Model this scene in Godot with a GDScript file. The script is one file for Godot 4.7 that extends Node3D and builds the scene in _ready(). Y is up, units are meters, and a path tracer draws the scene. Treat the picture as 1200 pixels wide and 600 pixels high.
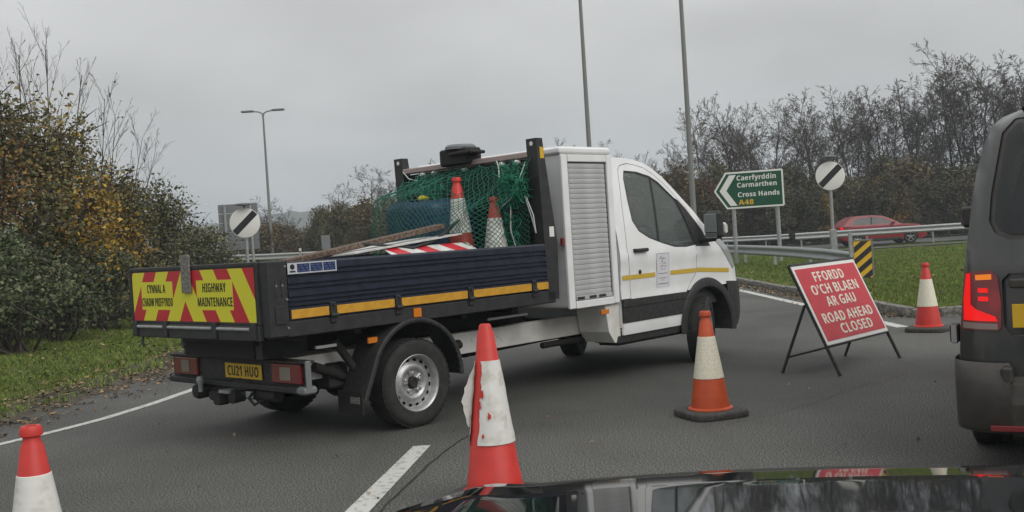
extends Node3D
# ---------------------------------------------------------------- camera numbers (photograph 1200 x 600)
const F := 1204.66
const PITCH := -0.0170
const ROLL := 0.0632
const EYE := 1.4252

var rng := RandomNumberGenerator.new()
var used := {}
var M := {}
var noise := FastNoiseLite.new()

# ---------------------------------------------------------------- mesh collector
class MB:
	var v := PackedVector3Array()
	var n := PackedVector3Array()
	var c := PackedColorArray()
	var uv := PackedVector2Array()
	var has_c := false
	var has_uv := false
	var x := Transform3D.IDENTITY
	var col := Color(1, 1, 1)
	func tri(a: Vector3, b: Vector3, d: Vector3, na: Vector3, nb: Vector3, nd: Vector3) -> void:
		var g := (d - a).cross(b - a)
		if g.dot(na + nb + nd) < 0.0:
			var t := b; b = d; d = t
			t = nb; nb = nd; nd = t
		v.push_back(x * a); v.push_back(x * b); v.push_back(x * d)
		n.push_back((x.basis * na).normalized()); n.push_back((x.basis * nb).normalized()); n.push_back((x.basis * nd).normalized())
		if has_c:
			c.push_back(col); c.push_back(col); c.push_back(col)
	func flat(a: Vector3, b: Vector3, d: Vector3, nn: Vector3) -> void:
		var g := (d - a).cross(b - a)
		if g.length_squared() < 1e-16: return
		g = g.normalized()
		if g.dot(nn) < 0.0: g = -g
		tri(a, b, d, g, g, g)
	func quad(a: Vector3, b: Vector3, d: Vector3, e: Vector3, nn: Vector3) -> void:
		flat(a, b, d, nn); flat(a, d, e, nn)
	func squad(a, b, d, e, na, nb, nd, ne) -> void:
		tri(a, b, d, na, nb, nd); tri(a, d, e, na, nd, ne)
	# chamfered box: centre, size
	func box(p: Vector3, s: Vector3, bev := 0.0) -> void:
		var h := s * 0.5
		if bev <= 0.0:
			for ax in 3:
				for sg in [-1.0, 1.0]:
					var nn := Vector3.ZERO; nn[ax] = sg
					var a1 := (ax + 1) % 3
					var a2 := (ax + 2) % 3
					var q := []
					for k in [[-1, -1], [1, -1], [1, 1], [-1, 1]]:
						var w := Vector3.ZERO
						w[ax] = h[ax] * sg; w[a1] = h[a1] * k[0]; w[a2] = h[a2] * k[1]
						q.append(p + w)
					quad(q[0], q[1], q[2], q[3], nn)
			return
		bev = min(bev, min(h.x, min(h.y, h.z)) * 0.95)
		var pt := func(ax: int, sx: float, sy: float, sz: float) -> Vector3:
			var w := Vector3(sx * h.x, sy * h.y, sz * h.z)
			var sgn := Vector3(sx, sy, sz)
			for k in 3:
				if k != ax: w[k] -= sgn[k] * bev
			return p + w
		for ax in 3:
			var a1 := (ax + 1) % 3
			var a2 := (ax + 2) % 3
			for sg in [-1.0, 1.0]:
				var nn := Vector3.ZERO; nn[ax] = sg
				var q := []
				for k in [[-1, -1], [1, -1], [1, 1], [-1, 1]]:
					var s3 := Vector3.ZERO
					s3[ax] = sg; s3[a1] = k[0]; s3[a2] = k[1]
					q.append(pt.call(ax, s3.x, s3.y, s3.z))
				quad(q[0], q[1], q[2], q[3], nn)
			# edges running along axis ax
			for s1 in [-1.0, 1.0]:
				for s2 in [-1.0, 1.0]:
					var lo := Vector3.ZERO
					lo[ax] = -1; lo[a1] = s1; lo[a2] = s2
					var hi := lo
					hi[ax] = 1
					var n1 := Vector3.ZERO; n1[a1] = s1
					var n2 := Vector3.ZERO; n2[a2] = s2
					squad(pt.call(a1, lo.x, lo.y, lo.z), pt.call(a1, hi.x, hi.y, hi.z), pt.call(a2, hi.x, hi.y, hi.z), pt.call(a2, lo.x, lo.y, lo.z), n1, n1, n2, n2)
		for sx in [-1.0, 1.0]:
			for sy in [-1.0, 1.0]:
				for sz in [-1.0, 1.0]:
					tri(pt.call(0, sx, sy, sz), pt.call(1, sx, sy, sz), pt.call(2, sx, sy, sz), Vector3(sx, 0, 0), Vector3(0, sy, 0), Vector3(0, 0, sz))
	# box given by two corners
	func bx(a: Vector3, b: Vector3, bev := 0.0) -> void:
		box((a + b) * 0.5, (b - a).abs(), bev)
	# tube along a path with radii
	func tube(path: Array, rad: Array, sides := 6, caps := true) -> void:
		var rings := []
		var norms := []
		var prev := Vector3.ZERO
		for i in path.size():
			var d: Vector3
			if i == 0: d = path[1] - path[0]
			elif i == path.size() - 1: d = path[i] - path[i - 1]
			else: d = (path[i + 1] - path[i]).normalized() + (path[i] - path[i - 1]).normalized()
			d = d.normalized()
			var r: Vector3 = prev - d * prev.dot(d)
			if r.length() < 0.01:
				r = d.cross(Vector3.UP if abs(d.y) < 0.9 else Vector3.RIGHT)
			r = r.normalized()
			prev = r
			var s := d.cross(r)
			var ring := []
			var nr := []
			for k in sides:
				var a := TAU * k / sides
				var w := r * cos(a) + s * sin(a)
				ring.append(path[i] + w * rad[min(i, rad.size() - 1)])
				nr.append(w)
			rings.append(ring); norms.append(nr)
		for i in path.size() - 1:
			for k in sides:
				var k2 := (k + 1) % sides
				squad(rings[i][k], rings[i][k2], rings[i + 1][k2], rings[i + 1][k], norms[i][k], norms[i][k2], norms[i + 1][k2], norms[i + 1][k])
		if caps:
			for e in [0, path.size() - 1]:
				var d2: Vector3 = (path[0] - path[1]) if e == 0 else (path[e] - path[e - 1])
				for k in sides:
					flat(path[e], rings[e][k], rings[e][(k + 1) % sides], d2)
	# lathe about an axis through o; prof = [[radius, along], ...]; smooth within segments shorter than a sharp turn
	func lathe(o: Vector3, axis: Vector3, prof: Array, sides := 24, a0 := 0.0, a1 := TAU, sharp := 0.75) -> void:
		axis = axis.normalized()
		var r0 := axis.cross(Vector3.UP if abs(axis.y) < 0.9 else Vector3.BACK).normalized()
		var s0 := axis.cross(r0)
		var dirs := []
		for k in sides + 1:
			var a := a0 + (a1 - a0) * k / sides
			dirs.append(r0 * cos(a) + s0 * sin(a))
		var segn := []
		for i in prof.size() - 1:
			var dr: float = prof[i + 1][0] - prof[i][0]
			var dh: float = prof[i + 1][1] - prof[i][1]
			segn.append(Vector2(dh, -dr).normalized())
		for i in prof.size() - 1:
			var n1: Vector2 = segn[i]
			var n2: Vector2 = segn[i]
			if i > 0 and segn[i - 1].dot(segn[i]) > sharp: n1 = (segn[i - 1] + segn[i]).normalized()
			if i < segn.size() - 1 and segn[i + 1].dot(segn[i]) > sharp: n2 = (segn[i + 1] + segn[i]).normalized()
			for k in sides:
				var A: Vector3 = o + dirs[k] * prof[i][0] + axis * prof[i][1]
				var B: Vector3 = o + dirs[k + 1] * prof[i][0] + axis * prof[i][1]
				var C: Vector3 = o + dirs[k + 1] * prof[i + 1][0] + axis * prof[i + 1][1]
				var D: Vector3 = o + dirs[k] * prof[i + 1][0] + axis * prof[i + 1][1]
				squad(A, B, C, D, dirs[k] * n1.x + axis * n1.y, dirs[k + 1] * n1.x + axis * n1.y, dirs[k + 1] * n2.x + axis * n2.y, dirs[k] * n2.x + axis * n2.y)
	# a polygon in (p, q) laid on a curved surface: cut into cells, smooth normals, optional rim of a thickness
	func panel(poly: PackedVector2Array, map: Callable, out: Vector3, cell := 0.12, thick := 0.0, holes: Array = []) -> void:
		var lo := poly[0]
		var hi := poly[0]
		for q in poly:
			lo = lo.min(q); hi = hi.max(q)
		var nx := int(max(1.0, ceil((hi.x - lo.x) / cell)))
		var ny := int(max(1.0, ceil((hi.y - lo.y) / cell)))
		var sx := (hi.x - lo.x) / nx
		var sy := (hi.y - lo.y) / ny
		for i in nx:
			for j in ny:
				var a := lo + Vector2(i * sx, j * sy)
				var r := PackedVector2Array([a, a + Vector2(sx, 0), a + Vector2(sx, sy), a + Vector2(0, sy)])
				var got := Geometry2D.intersect_polygons(poly, r)
				for hole in holes:
					var nxt := []
					for g in got: nxt.append_array(Geometry2D.clip_polygons(g, hole))
					got.assign(nxt)
				for g in got:
					var t := Geometry2D.triangulate_polygon(g)
					var pts := []
					var nn := []
					for q in g:
						pts.append(map.call(q)); nn.append(pn(q, map, out))
					for k in range(0, t.size(), 3):
						tri(pts[t[k]], pts[t[k + 1]], pts[t[k + 2]], nn[t[k]], nn[t[k + 1]], nn[t[k + 2]])
						if has_uv:
							pass
		if thick > 0.0:
			var edges := [poly]
			edges.append_array(holes)
			for ei in edges.size():
				var pp: PackedVector2Array = edges[ei]
				for i in pp.size():
					var a2 := pp[i]
					var b2 := pp[(i + 1) % pp.size()]
					var st := int(max(1.0, ceil(a2.distance_to(b2) / cell)))
					for k in st:
						var q1 := a2.lerp(b2, float(k) / st)
						var q2 := a2.lerp(b2, float(k + 1) / st)
						var qm := (q1 + q2) * 0.5
						var skip := ei > 0 and not Geometry2D.is_point_in_polygon(qm, poly)
						for hh in range(1, edges.size()):
							if hh != ei and Geometry2D.is_point_in_polygon(qm, edges[hh]): skip = true
						if skip: continue
						var m1: Vector3 = map.call(q1)
						var m2: Vector3 = map.call(q2)
						var o1 := pn(q1, map, out)
						var o2 := pn(q2, map, out)
						var side := (m2 - m1).cross(o1)
						quad(m1, m2, m2 - o2 * thick, m1 - o1 * thick, side)
	func pn(q: Vector2, map: Callable, out: Vector3) -> Vector3:
		var e := 0.004
		var dx: Vector3 = map.call(q + Vector2(e, 0)) - map.call(q - Vector2(e, 0))
		var dy: Vector3 = map.call(q + Vector2(0, e)) - map.call(q - Vector2(0, e))
		var g := dx.cross(dy).normalized()
		return g if g.dot(out) >= 0.0 else -g
	# grid surface: rows of points
	func rows(g: Array, out: Vector3, centre = null) -> void:
		var nr := g.size()
		var nc: int = g[0].size()
		var nn := []
		for i in nr:
			var line := []
			for j in nc:
				var du: Vector3 = g[min(i + 1, nr - 1)][j] - g[max(i - 1, 0)][j]
				var dv: Vector3 = g[i][min(j + 1, nc - 1)] - g[i][max(j - 1, 0)]
				var w := du.cross(dv).normalized()
				var ref: Vector3 = out if centre == null else g[i][j] - centre
				line.append(w if w.dot(ref) >= 0.0 else -w)
			nn.append(line)
		for i in nr - 1:
			for j in nc - 1:
				squad(g[i][j], g[i][j + 1], g[i + 1][j + 1], g[i + 1][j], nn[i][j], nn[i][j + 1], nn[i + 1][j + 1], nn[i + 1][j])
	# straight extrusion of a closed (p, q) outline along axis w between w0 and w1; f maps (p, q, w) to a point
	func prism(poly: PackedVector2Array, w0: float, w1: float, f: Callable) -> void:
		var t := Geometry2D.triangulate_polygon(poly)
		var cw: Vector3 = f.call(0.0, 0.0, 1.0) - f.call(0.0, 0.0, 0.0)
		for k in range(0, t.size(), 3):
			for s in [w0, w1]:
				var q := []
				for m in 3: q.append(f.call(poly[t[k + m]].x, poly[t[k + m]].y, s))
				flat(q[0], q[1], q[2], cw * (1.0 if s == max(w0, w1) else -1.0))
		var ccw := not Geometry2D.is_polygon_clockwise(poly)
		for i in poly.size():
			var a := poly[i]
			var b := poly[(i + 1) % poly.size()]
			var e := b - a
			var on := Vector2(e.y, -e.x) if ccw else Vector2(-e.y, e.x)
			var o3: Vector3 = f.call(on.x, on.y, 0.0) - f.call(0.0, 0.0, 0.0)
			quad(f.call(a.x, a.y, w0), f.call(b.x, b.y, w0), f.call(b.x, b.y, w1), f.call(a.x, a.y, w1), o3)
	func mesh(m: Material = null) -> ArrayMesh:
		var arr := []
		arr.resize(Mesh.ARRAY_MAX)
		arr[Mesh.ARRAY_VERTEX] = v
		arr[Mesh.ARRAY_NORMAL] = n
		if has_c: arr[Mesh.ARRAY_COLOR] = c
		if has_uv: arr[Mesh.ARRAY_TEX_UV] = uv
		var am := ArrayMesh.new()
		am.add_surface_from_arrays(Mesh.PRIMITIVE_TRIANGLES, arr)
		if m: am.surface_set_material(0, m)
		return am

# ---------------------------------------------------------------- naming and tagging
func numbered(called: String) -> String:
	if not used.has(called):
		used[called] = 0
		return called
	used[called] += 1
	return "%s_%03d" % [called, used[called]]

func thing(called: String, label: String, category: String, at := Vector3.ZERO, turn := 0.0, group := "") -> Node3D:
	var o := Node3D.new()
	o.name = numbered(called)
	add_child(o)
	o.position = at
	o.rotation.y = turn
	tag(o, label, category, group)
	return o

func tag(o: Node, label: String, category: String, group := "", kind := "") -> void:
	if label: o.set_meta("label", label)
	if category: o.set_meta("category", category)
	if group: o.set_meta("group", group)
	if kind: o.set_meta("kind", kind)

func part(called: String, mb, m: Material, parent: Node, label := "") -> MeshInstance3D:
	var o := MeshInstance3D.new()
	o.name = called if parent != self else numbered(called)
	o.mesh = mb.mesh(m) if mb is MB else mb
	if not (mb is MB) and m: o.material_override = m
	parent.add_child(o, true)
	if label: o.set_meta("label", label)
	return o

func struct_part(called: String, mb, m: Material) -> MeshInstance3D:
	var o := part(called, mb, m, self)
	o.set_meta("kind", "structure")
	return o

func copy_of(o: Node3D, label := "", group := "") -> Node3D:
	var c: Node3D = o.duplicate()
	var base := String(o.name)
	if base.length() > 4 and base[base.length() - 4] == "_" and base.right(3).is_valid_int(): base = base.left(base.length() - 4)
	c.name = numbered(base)
	add_child(c)
	if label: c.set_meta("label", label)
	if group: c.set_meta("group", group)
	return c

# ---------------------------------------------------------------- pixel directions
func ray(px: float, py: float) -> Vector3:
	var x := px - 600.0
	var y := 300.0 - py
	var u := cos(ROLL) * x + sin(ROLL) * y
	var w := -sin(ROLL) * x + cos(ROLL) * y
	var d := Vector3(u / F, w / F, -1.0)
	return Vector3(d.x, cos(PITCH) * d.y - sin(PITCH) * d.z, sin(PITCH) * d.y + cos(PITCH) * d.z)

func at_depth(px: float, py: float, depth: float) -> Vector3:
	var d := ray(px, py)
	return Vector3(0, EYE, 0) + d * (depth / -d.z)

func on_ground(px: float, py: float, y := 0.0) -> Vector3:
	var d := ray(px, py)
	return Vector3(0, EYE, 0) + d * ((y - EYE) / d.y)

# ---------------------------------------------------------------- materials
func lin(r: float, g: float, b: float) -> Color:
	return Color(r, g, b).linear_to_srgb()

func mat(key: String, c: Color, rough := 0.6, metal := 0.0) -> StandardMaterial3D:
	var m := StandardMaterial3D.new()
	m.albedo_color = c.linear_to_srgb()
	m.roughness = rough
	m.metallic = metal
	m.resource_name = key
	M[key] = m
	return m

func ramp(cols: Array) -> Gradient:
	var g := Gradient.new()
	var offs := PackedFloat32Array()
	var cc := PackedColorArray()
	for e in cols:
		offs.append(e[0]); cc.append((e[1] as Color).linear_to_srgb())
	g.offsets = offs
	g.colors = cc
	return g

func noise_tex(freq: float, oct: int, size := 512, sd := 1, cols: Array = [], normal := false, bump := 4.0, type := FastNoiseLite.TYPE_SIMPLEX_SMOOTH) -> NoiseTexture2D:
	var t := NoiseTexture2D.new()
	var n := FastNoiseLite.new()
	n.noise_type = type
	n.frequency = freq
	n.fractal_octaves = oct
	n.seed = sd
	t.noise = n
	t.width = size
	t.height = size
	t.seamless = true
	t.generate_mipmaps = false
	if normal:
		t.as_normal_map = true
		t.bump_strength = bump
	elif cols:
		t.color_ramp = ramp(cols)
	return t

# colour mottling from noise, laid in world or object axes
func dirty(m: StandardMaterial3D, a: Color, b: Color, scale: float, world := false, freq := 0.02, oct := 5, sd := 3, lo := 0.35, hi := 0.65) -> StandardMaterial3D:
	m.albedo_color = Color(1, 1, 1)
	m.albedo_texture = noise_tex(freq, oct, 512, sd, [[lo, a], [hi, b]])
	m.uv1_triplanar = true
	m.uv1_world_triplanar = world
	m.uv1_scale = Vector3.ONE * scale
	return m

func make_materials() -> void:
	var m: StandardMaterial3D
	m = mat("asphalt", Color(0.07, 0.07, 0.07), 0.85)
	m.albedo_color = Color(1, 1, 1)
	m.albedo_texture = noise_tex(0.16, 5, 1024, 11, [[0.28, Color(0.022, 0.022, 0.021)], [0.48, Color(0.080, 0.080, 0.074)], [0.62, Color(0.13, 0.13, 0.118)], [0.74, Color(0.27, 0.265, 0.24)]])
	m.uv1_triplanar = true; m.uv1_world_triplanar = true; m.uv1_scale = Vector3.ONE * 0.42
	m.detail_enabled = true
	m.detail_blend_mode = BaseMaterial3D.BLEND_MODE_MUL
	m.detail_albedo = noise_tex(0.006, 4, 512, 5, [[0.2, Color(0.62, 0.62, 0.62)], [0.8, Color(1, 1, 1)]])
	m.detail_uv_layer = BaseMaterial3D.DETAIL_UV_2
	m.uv2_triplanar = true; m.uv2_world_triplanar = true; m.uv2_scale = Vector3.ONE * 0.09
	m.normal_enabled = true
	m.normal_texture = noise_tex(0.13, 4, 1024, 11, [], true, 6.0)
	m.normal_scale = 0.22
	m = mat("soil", Color(0.09, 0.075, 0.05), 0.95)
	dirty(m, Color(0.045, 0.038, 0.026), Color(0.10, 0.085, 0.058), 0.5, true, 0.03, 5, 8)
	m = mat("turf", Color(0.06, 0.085, 0.03), 0.95)
	dirty(m, Color(0.09, 0.10, 0.022), Color(0.125, 0.15, 0.03), 0.21, true, 0.02, 6, 21)
	m = mat("line_white", Color(0.5, 0.5, 0.48), 0.7)
	dirty(m, Color(0.34, 0.335, 0.315), Color(0.55, 0.55, 0.52), 0.8, true, 0.03, 6, 2, 0.22, 0.40)
	m = mat("tar", Color(0.02, 0.02, 0.02), 0.6)
	m = mat("kerb", Color(0.2, 0.19, 0.17), 0.9)
	dirty(m, Color(0.10, 0.095, 0.08), Color(0.24, 0.23, 0.21), 0.9, true, 0.02, 5, 7)
	# truck
	m = mat("white_paint", Color(0.78, 0.785, 0.79), 0.32)
	m.clearcoat_enabled = true; m.clearcoat = 0.6; m.clearcoat_roughness = 0.08
	dirty(m, Color(0.80, 0.80, 0.795), Color(0.86, 0.865, 0.87), 0.5, false, 0.01, 5, 31)
	m = mat("grubby_white", Color(0.6, 0.58, 0.52), 0.6)
	dirty(m, Color(0.66, 0.645, 0.60), Color(0.76, 0.75, 0.71), 0.5, false, 0.01, 5, 32, 0.3, 0.6)
	m = mat("shutter", Color(0.56, 0.56, 0.57), 0.5)
	dirty(m, Color(0.43, 0.43, 0.43), Color(0.50, 0.50, 0.505), 0.8, false, 0.012, 4, 33)
	m = mat("black_plastic", Color(0.022, 0.022, 0.023), 0.62)
	dirty(m, Color(0.018, 0.018, 0.018), Color(0.032, 0.032, 0.031), 1.0, false, 0.03, 4, 34)
	m = mat("black_steel", Color(0.028, 0.028, 0.03), 0.55)
	dirty(m, Color(0.022, 0.022, 0.024), Color(0.034, 0.034, 0.036), 0.9, false, 0.02, 5, 35, 0.3, 0.8)
	m = mat("chassis_dark", Color(0.018, 0.017, 0.016), 0.8)
	m = mat("navy_panel", Color(0.025, 0.03, 0.05), 0.38)
	dirty(m, Color(0.016, 0.020, 0.034), Color(0.024, 0.029, 0.046), 0.9, false, 0.02, 5, 36)
	m = mat("amber_tape", Color(0.62, 0.31, 0.03), 0.45)
	dirty(m, Color(0.56, 0.29, 0.03), Color(0.63, 0.33, 0.035), 1.0, false, 0.02, 4, 37)
	m = mat("yellow_stripe", Color(0.62, 0.42, 0.05), 0.4)
	m = mat("tyre", Color(0.02, 0.02, 0.02), 0.85)
	dirty(m, Color(0.020, 0.020, 0.020), Color(0.034, 0.033, 0.031), 1.2, false, 0.015, 4, 38, 0.3, 0.8)
	m = mat("steel_rim", Color(0.42, 0.43, 0.44), 0.38, 0.55)
	dirty(m, Color(0.38, 0.38, 0.38), Color(0.48, 0.485, 0.49), 2.0, false, 0.02, 4, 39)
	m = mat("galvanised", Color(0.36, 0.37, 0.38), 0.5, 0.35)
	dirty(m, Color(0.30, 0.31, 0.31), Color(0.37, 0.38, 0.385), 0.8, false, 0.02, 5, 40)
	m = mat("lamp_grey", Color(0.2, 0.2, 0.19), 0.6, 0.1)
	m = mat("zinc_plate", Color(0.5, 0.5, 0.5), 0.4, 0.6)
	m = mat("sky_veiled_glass", Color(0.15, 0.185, 0.17), 0.03)  # pale albedo paints in reflected sky and haze as a veil over green tint
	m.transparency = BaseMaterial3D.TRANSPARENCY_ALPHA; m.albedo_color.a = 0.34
	m = mat("tinted_glass", Color(0.006, 0.007, 0.008), 0.04)
	m.transparency = BaseMaterial3D.TRANSPARENCY_ALPHA; m.albedo_color.a = 0.88
	m = mat("mirror_glass", Color(0.6, 0.62, 0.62), 0.03, 1.0)
	m = mat("lamp_red", Color(0.17, 0.006, 0.010), 0.15)
	m.clearcoat_enabled = true
	m = mat("lamp_clear", Color(0.26, 0.22, 0.20), 0.12)
	m = mat("lamp_amber", Color(0.65, 0.2, 0.02), 0.2)
	m = mat("headlamp", Color(0.45, 0.47, 0.48), 0.08, 0.3)
	m = mat("plate_yellow", Color(0.62, 0.40, 0.02), 0.45)
	m = mat("ink_black", Color(0.012, 0.012, 0.013), 0.6)
	m = mat("sheet_white", Color(0.68, 0.68, 0.66), 0.5)
	dirty(m, Color(0.55, 0.54, 0.52), Color(0.70, 0.70, 0.68), 1.0, false, 0.02, 5, 41)
	m = mat("sign_red", Color(0.50, 0.018, 0.03), 0.4)
	dirty(m, Color(0.52, 0.022, 0.036), Color(0.58, 0.024, 0.04), 1.0, false, 0.01, 4, 42)
	m = mat("sign_white", Color(0.78, 0.77, 0.74), 0.45)
	m = mat("letter_cream", Color(0.80, 0.76, 0.64), 0.45)
	m = mat("sign_green", Color(0.0, 0.07, 0.033), 0.4)
	m = mat("sign_yellow", Color(0.7, 0.42, 0.02), 0.45)
	m = mat("sign_back", Color(0.19, 0.2, 0.205), 0.55, 0.2)
	m = mat("cone_red", Color(0.56, 0.03, 0.022), 0.5)
	dirty(m, Color(0.53, 0.034, 0.026), Color(0.60, 0.038, 0.028), 1.4, false, 0.014, 5, 43)
	m = mat("cone_orange", Color(0.52, 0.075, 0.018), 0.55)
	dirty(m, Color(0.49, 0.072, 0.020), Color(0.56, 0.085, 0.023), 1.4, false, 0.01, 5, 44)
	m = mat("sleeve_white", Color(0.72, 0.71, 0.67), 0.3)
	dirty(m, Color(0.60, 0.58, 0.52), Color(0.76, 0.75, 0.71), 1.6, false, 0.012, 6, 45, 0.25, 0.45)
	m = mat("sleeve_headlit", Color(0.75, 0.67, 0.45), 0.28)  # warm headlight return painted into the sleeve colour, along with worn grain
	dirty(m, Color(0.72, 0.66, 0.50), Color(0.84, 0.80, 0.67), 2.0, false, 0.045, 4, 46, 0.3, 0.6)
	m = mat("rubber_base", Color(0.05, 0.047, 0.044), 0.85)
	dirty(m, Color(0.045, 0.042, 0.039), Color(0.075, 0.071, 0.065), 1.4, false, 0.03, 5, 47)
	m = mat("net_green", Color(0.010, 0.125, 0.080), 0.6)
	m = mat("net_teal", Color(0.012, 0.20, 0.115), 0.6)
	m = mat("rope_white", Color(0.5, 0.52, 0.5), 0.7)
	m = mat("blue_sack", Color(0.012, 0.055, 0.16), 0.5)
	dirty(m, Color(0.006, 0.034, 0.078), Color(0.014, 0.055, 0.118), 1.6, false, 0.02, 4, 48)
	m = mat("yellow_plastic", Color(0.6, 0.52, 0.03), 0.5)
	m = mat("rusty_brown", Color(0.13, 0.085, 0.06), 0.8)
	dirty(m, Color(0.08, 0.05, 0.035), Color(0.17, 0.125, 0.095), 1.8, false, 0.03, 5, 49)
	m = mat("dull_pink", Color(0.36, 0.28, 0.27), 0.55)
	m = mat("grey_timber", Color(0.21, 0.2, 0.185), 0.8)
	dirty(m, Color(0.14, 0.135, 0.125), Color(0.25, 0.24, 0.22), 2.0, false, 0.03, 5, 50)
	m = mat("seat_grey", Color(0.045, 0.046, 0.048), 0.8)
	# other vehicles
	m = mat("van_grey", Color(0.045, 0.05, 0.052), 0.28, 0.35)
	m.clearcoat_enabled = true; m.clearcoat = 0.7; m.clearcoat_roughness = 0.12
	dirty(m, Color(0.058, 0.058, 0.054), Color(0.042, 0.046, 0.048), 0.7, false, 0.012, 5, 51)
	m = mat("van_plastic", Color(0.04, 0.041, 0.042), 0.45)
	dirty(m, Color(0.056, 0.051, 0.043), Color(0.040, 0.038, 0.035), 1.0, false, 0.02, 5, 52)
	m = mat("black_gloss", Color(0.012, 0.0125, 0.0135), 0.035)
	m.metallic_specular = 0.33
	m = mat("car_red", Color(0.22, 0.006, 0.013), 0.4)
	m.clearcoat_enabled = true; m.clearcoat = 0.3; m.clearcoat_roughness = 0.08
	m = mat("alloy", Color(0.3, 0.3, 0.31), 0.35, 0.7)
	m = mat("glow_red", Color(0.5, 0.01, 0.01), 0.3)
	m.emission_enabled = true; m.emission = Color(1.0, 0.03, 0.02); m.emission_energy_multiplier = 0.55
	m = mat("glow_amber", Color(0.6, 0.25, 0.02), 0.3)
	m.emission_enabled = true; m.emission = Color(1.0, 0.45, 0.05); m.emission_energy_multiplier = 0.45
	# plants
	m = mat("bark", Color(0.062, 0.048, 0.040), 0.9)
	m = mat("bark_pale", Color(0.085, 0.076, 0.07), 0.9)
	m = mat("leaf", Color(1, 1, 1), 0.7)
	m.vertex_color_use_as_albedo = true
	m.backlight_enabled = true; m.backlight = Color(0.25, 0.25, 0.1)
	m = mat("leaf_far", Color(1, 1, 1), 0.9)
	m.vertex_color_use_as_albedo = true
	m = mat("blade", Color(1, 1, 1), 0.75)
	m.vertex_color_use_as_albedo = true
	m.backlight_enabled = true; m.backlight = Color(0.2, 0.25, 0.08)
	m = mat("hill", Color(0.05, 0.06, 0.045), 0.95)
	dirty(m, Color(0.03, 0.04, 0.028), Color(0.075, 0.08, 0.055), 0.012, true, 0.05, 5, 60)

# ---------------------------------------------------------------- lettering
var bold_font: SystemFont
func lettering(parent: Node, s: String, centre: Vector3, right: Vector3, up: Vector3, w: float, h: float, m: Material, thick := 0.0015, called := "lettering") -> void:
	if bold_font == null:
		bold_font = SystemFont.new()
		bold_font.font_names = PackedStringArray(["Droid Sans"])
		bold_font.font_weight = 700
	var t := TextMesh.new()
	t.text = s
	t.font = bold_font
	t.font_size = 48
	t.pixel_size = 0.01
	t.depth = 0.02
	t.curve_step = 1.5
	var bb := t.get_aabb()
	var o := MeshInstance3D.new()
	o.name = called
	o.mesh = t
	o.material_override = m
	var sx := w / bb.size.x
	var sy := h / bb.size.y
	var out := right.cross(up).normalized()
	var b := Basis(right.normalized() * sx, up.normalized() * sy, out * (thick / 0.02))
	var mid := bb.position + bb.size * 0.5
	o.transform = Transform3D(b, centre - b * Vector3(mid.x, mid.y, -0.0))
	parent.add_child(o, true)

# a flat printed sheet: image on a quad with a thin body
func printed(parent: Node, called: String, img: Image, centre: Vector3, right: Vector3, up: Vector3, w: float, h: float, rough := 0.45) -> MeshInstance3D:
	var m := StandardMaterial3D.new()
	m.albedo_texture = ImageTexture.create_from_image(img)
	m.roughness = rough
	var mb := MB.new()
	mb.has_uv = true
	var r := right.normalized() * w * 0.5
	var u := up.normalized() * h * 0.5
	var out := right.cross(up).normalized()
	var a := centre - r - u
	var b := centre + r - u
	var c := centre + r + u
	var d := centre - r + u
	for q in [[a, b, c, Vector2(0, 1), Vector2(1, 1), Vector2(1, 0)], [a, c, d, Vector2(0, 1), Vector2(1, 0), Vector2(0, 0)]]:
		# front faces run clockwise
		mb.v.append_array(PackedVector3Array([q[0], q[2], q[1]]))
		mb.n.append_array(PackedVector3Array([out, out, out]))
		mb.uv.append_array(PackedVector2Array([q[3], q[5], q[4]]))
	return part(called, mb, m, parent)

func fill_poly(img: Image, poly: PackedVector2Array, c: Color) -> void:
	var lo := poly[0]
	var hi := poly[0]
	for q in poly:
		lo = lo.min(q); hi = hi.max(q)
	for y in range(max(0, int(lo.y)), min(img.get_height(), int(hi.y) + 2)):
		for x in range(max(0, int(lo.x)), min(img.get_width(), int(hi.x) + 2)):
			if Geometry2D.is_point_in_polygon(Vector2(x + 0.5, y + 0.5), poly): img.set_pixel(x, y, c)

func pv(a: Array) -> PackedVector2Array:
	var o := PackedVector2Array()
	for q in a: o.append(Vector2(q[0], q[1]))
	return o

func circle(c: Vector2, r: float, n := 28, a0 := 0.0, a1 := TAU) -> PackedVector2Array:
	var o := PackedVector2Array()
	for i in n:
		var a := a0 + (a1 - a0) * i / (n if is_equal_approx(a1 - a0, TAU) else n - 1)
		o.append(c + Vector2(cos(a), sin(a)) * r)
	return o

# ---------------------------------------------------------------- the whole place
func _ready() -> void:
	rng.seed = 20417
	noise.seed = 7
	noise.frequency = 0.35
	make_camera_and_light()
	make_materials()
	make_ground()
	make_roads()
	make_hills()
	make_truck()
	make_truck_load()
	make_cones()
	make_closed_sign()
	make_van()
	make_own_car()
	make_red_car()
	make_signs()
	make_barriers()
	make_lamp_posts()
	make_hedge()
	make_tree_belts()
	make_grass()

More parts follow.
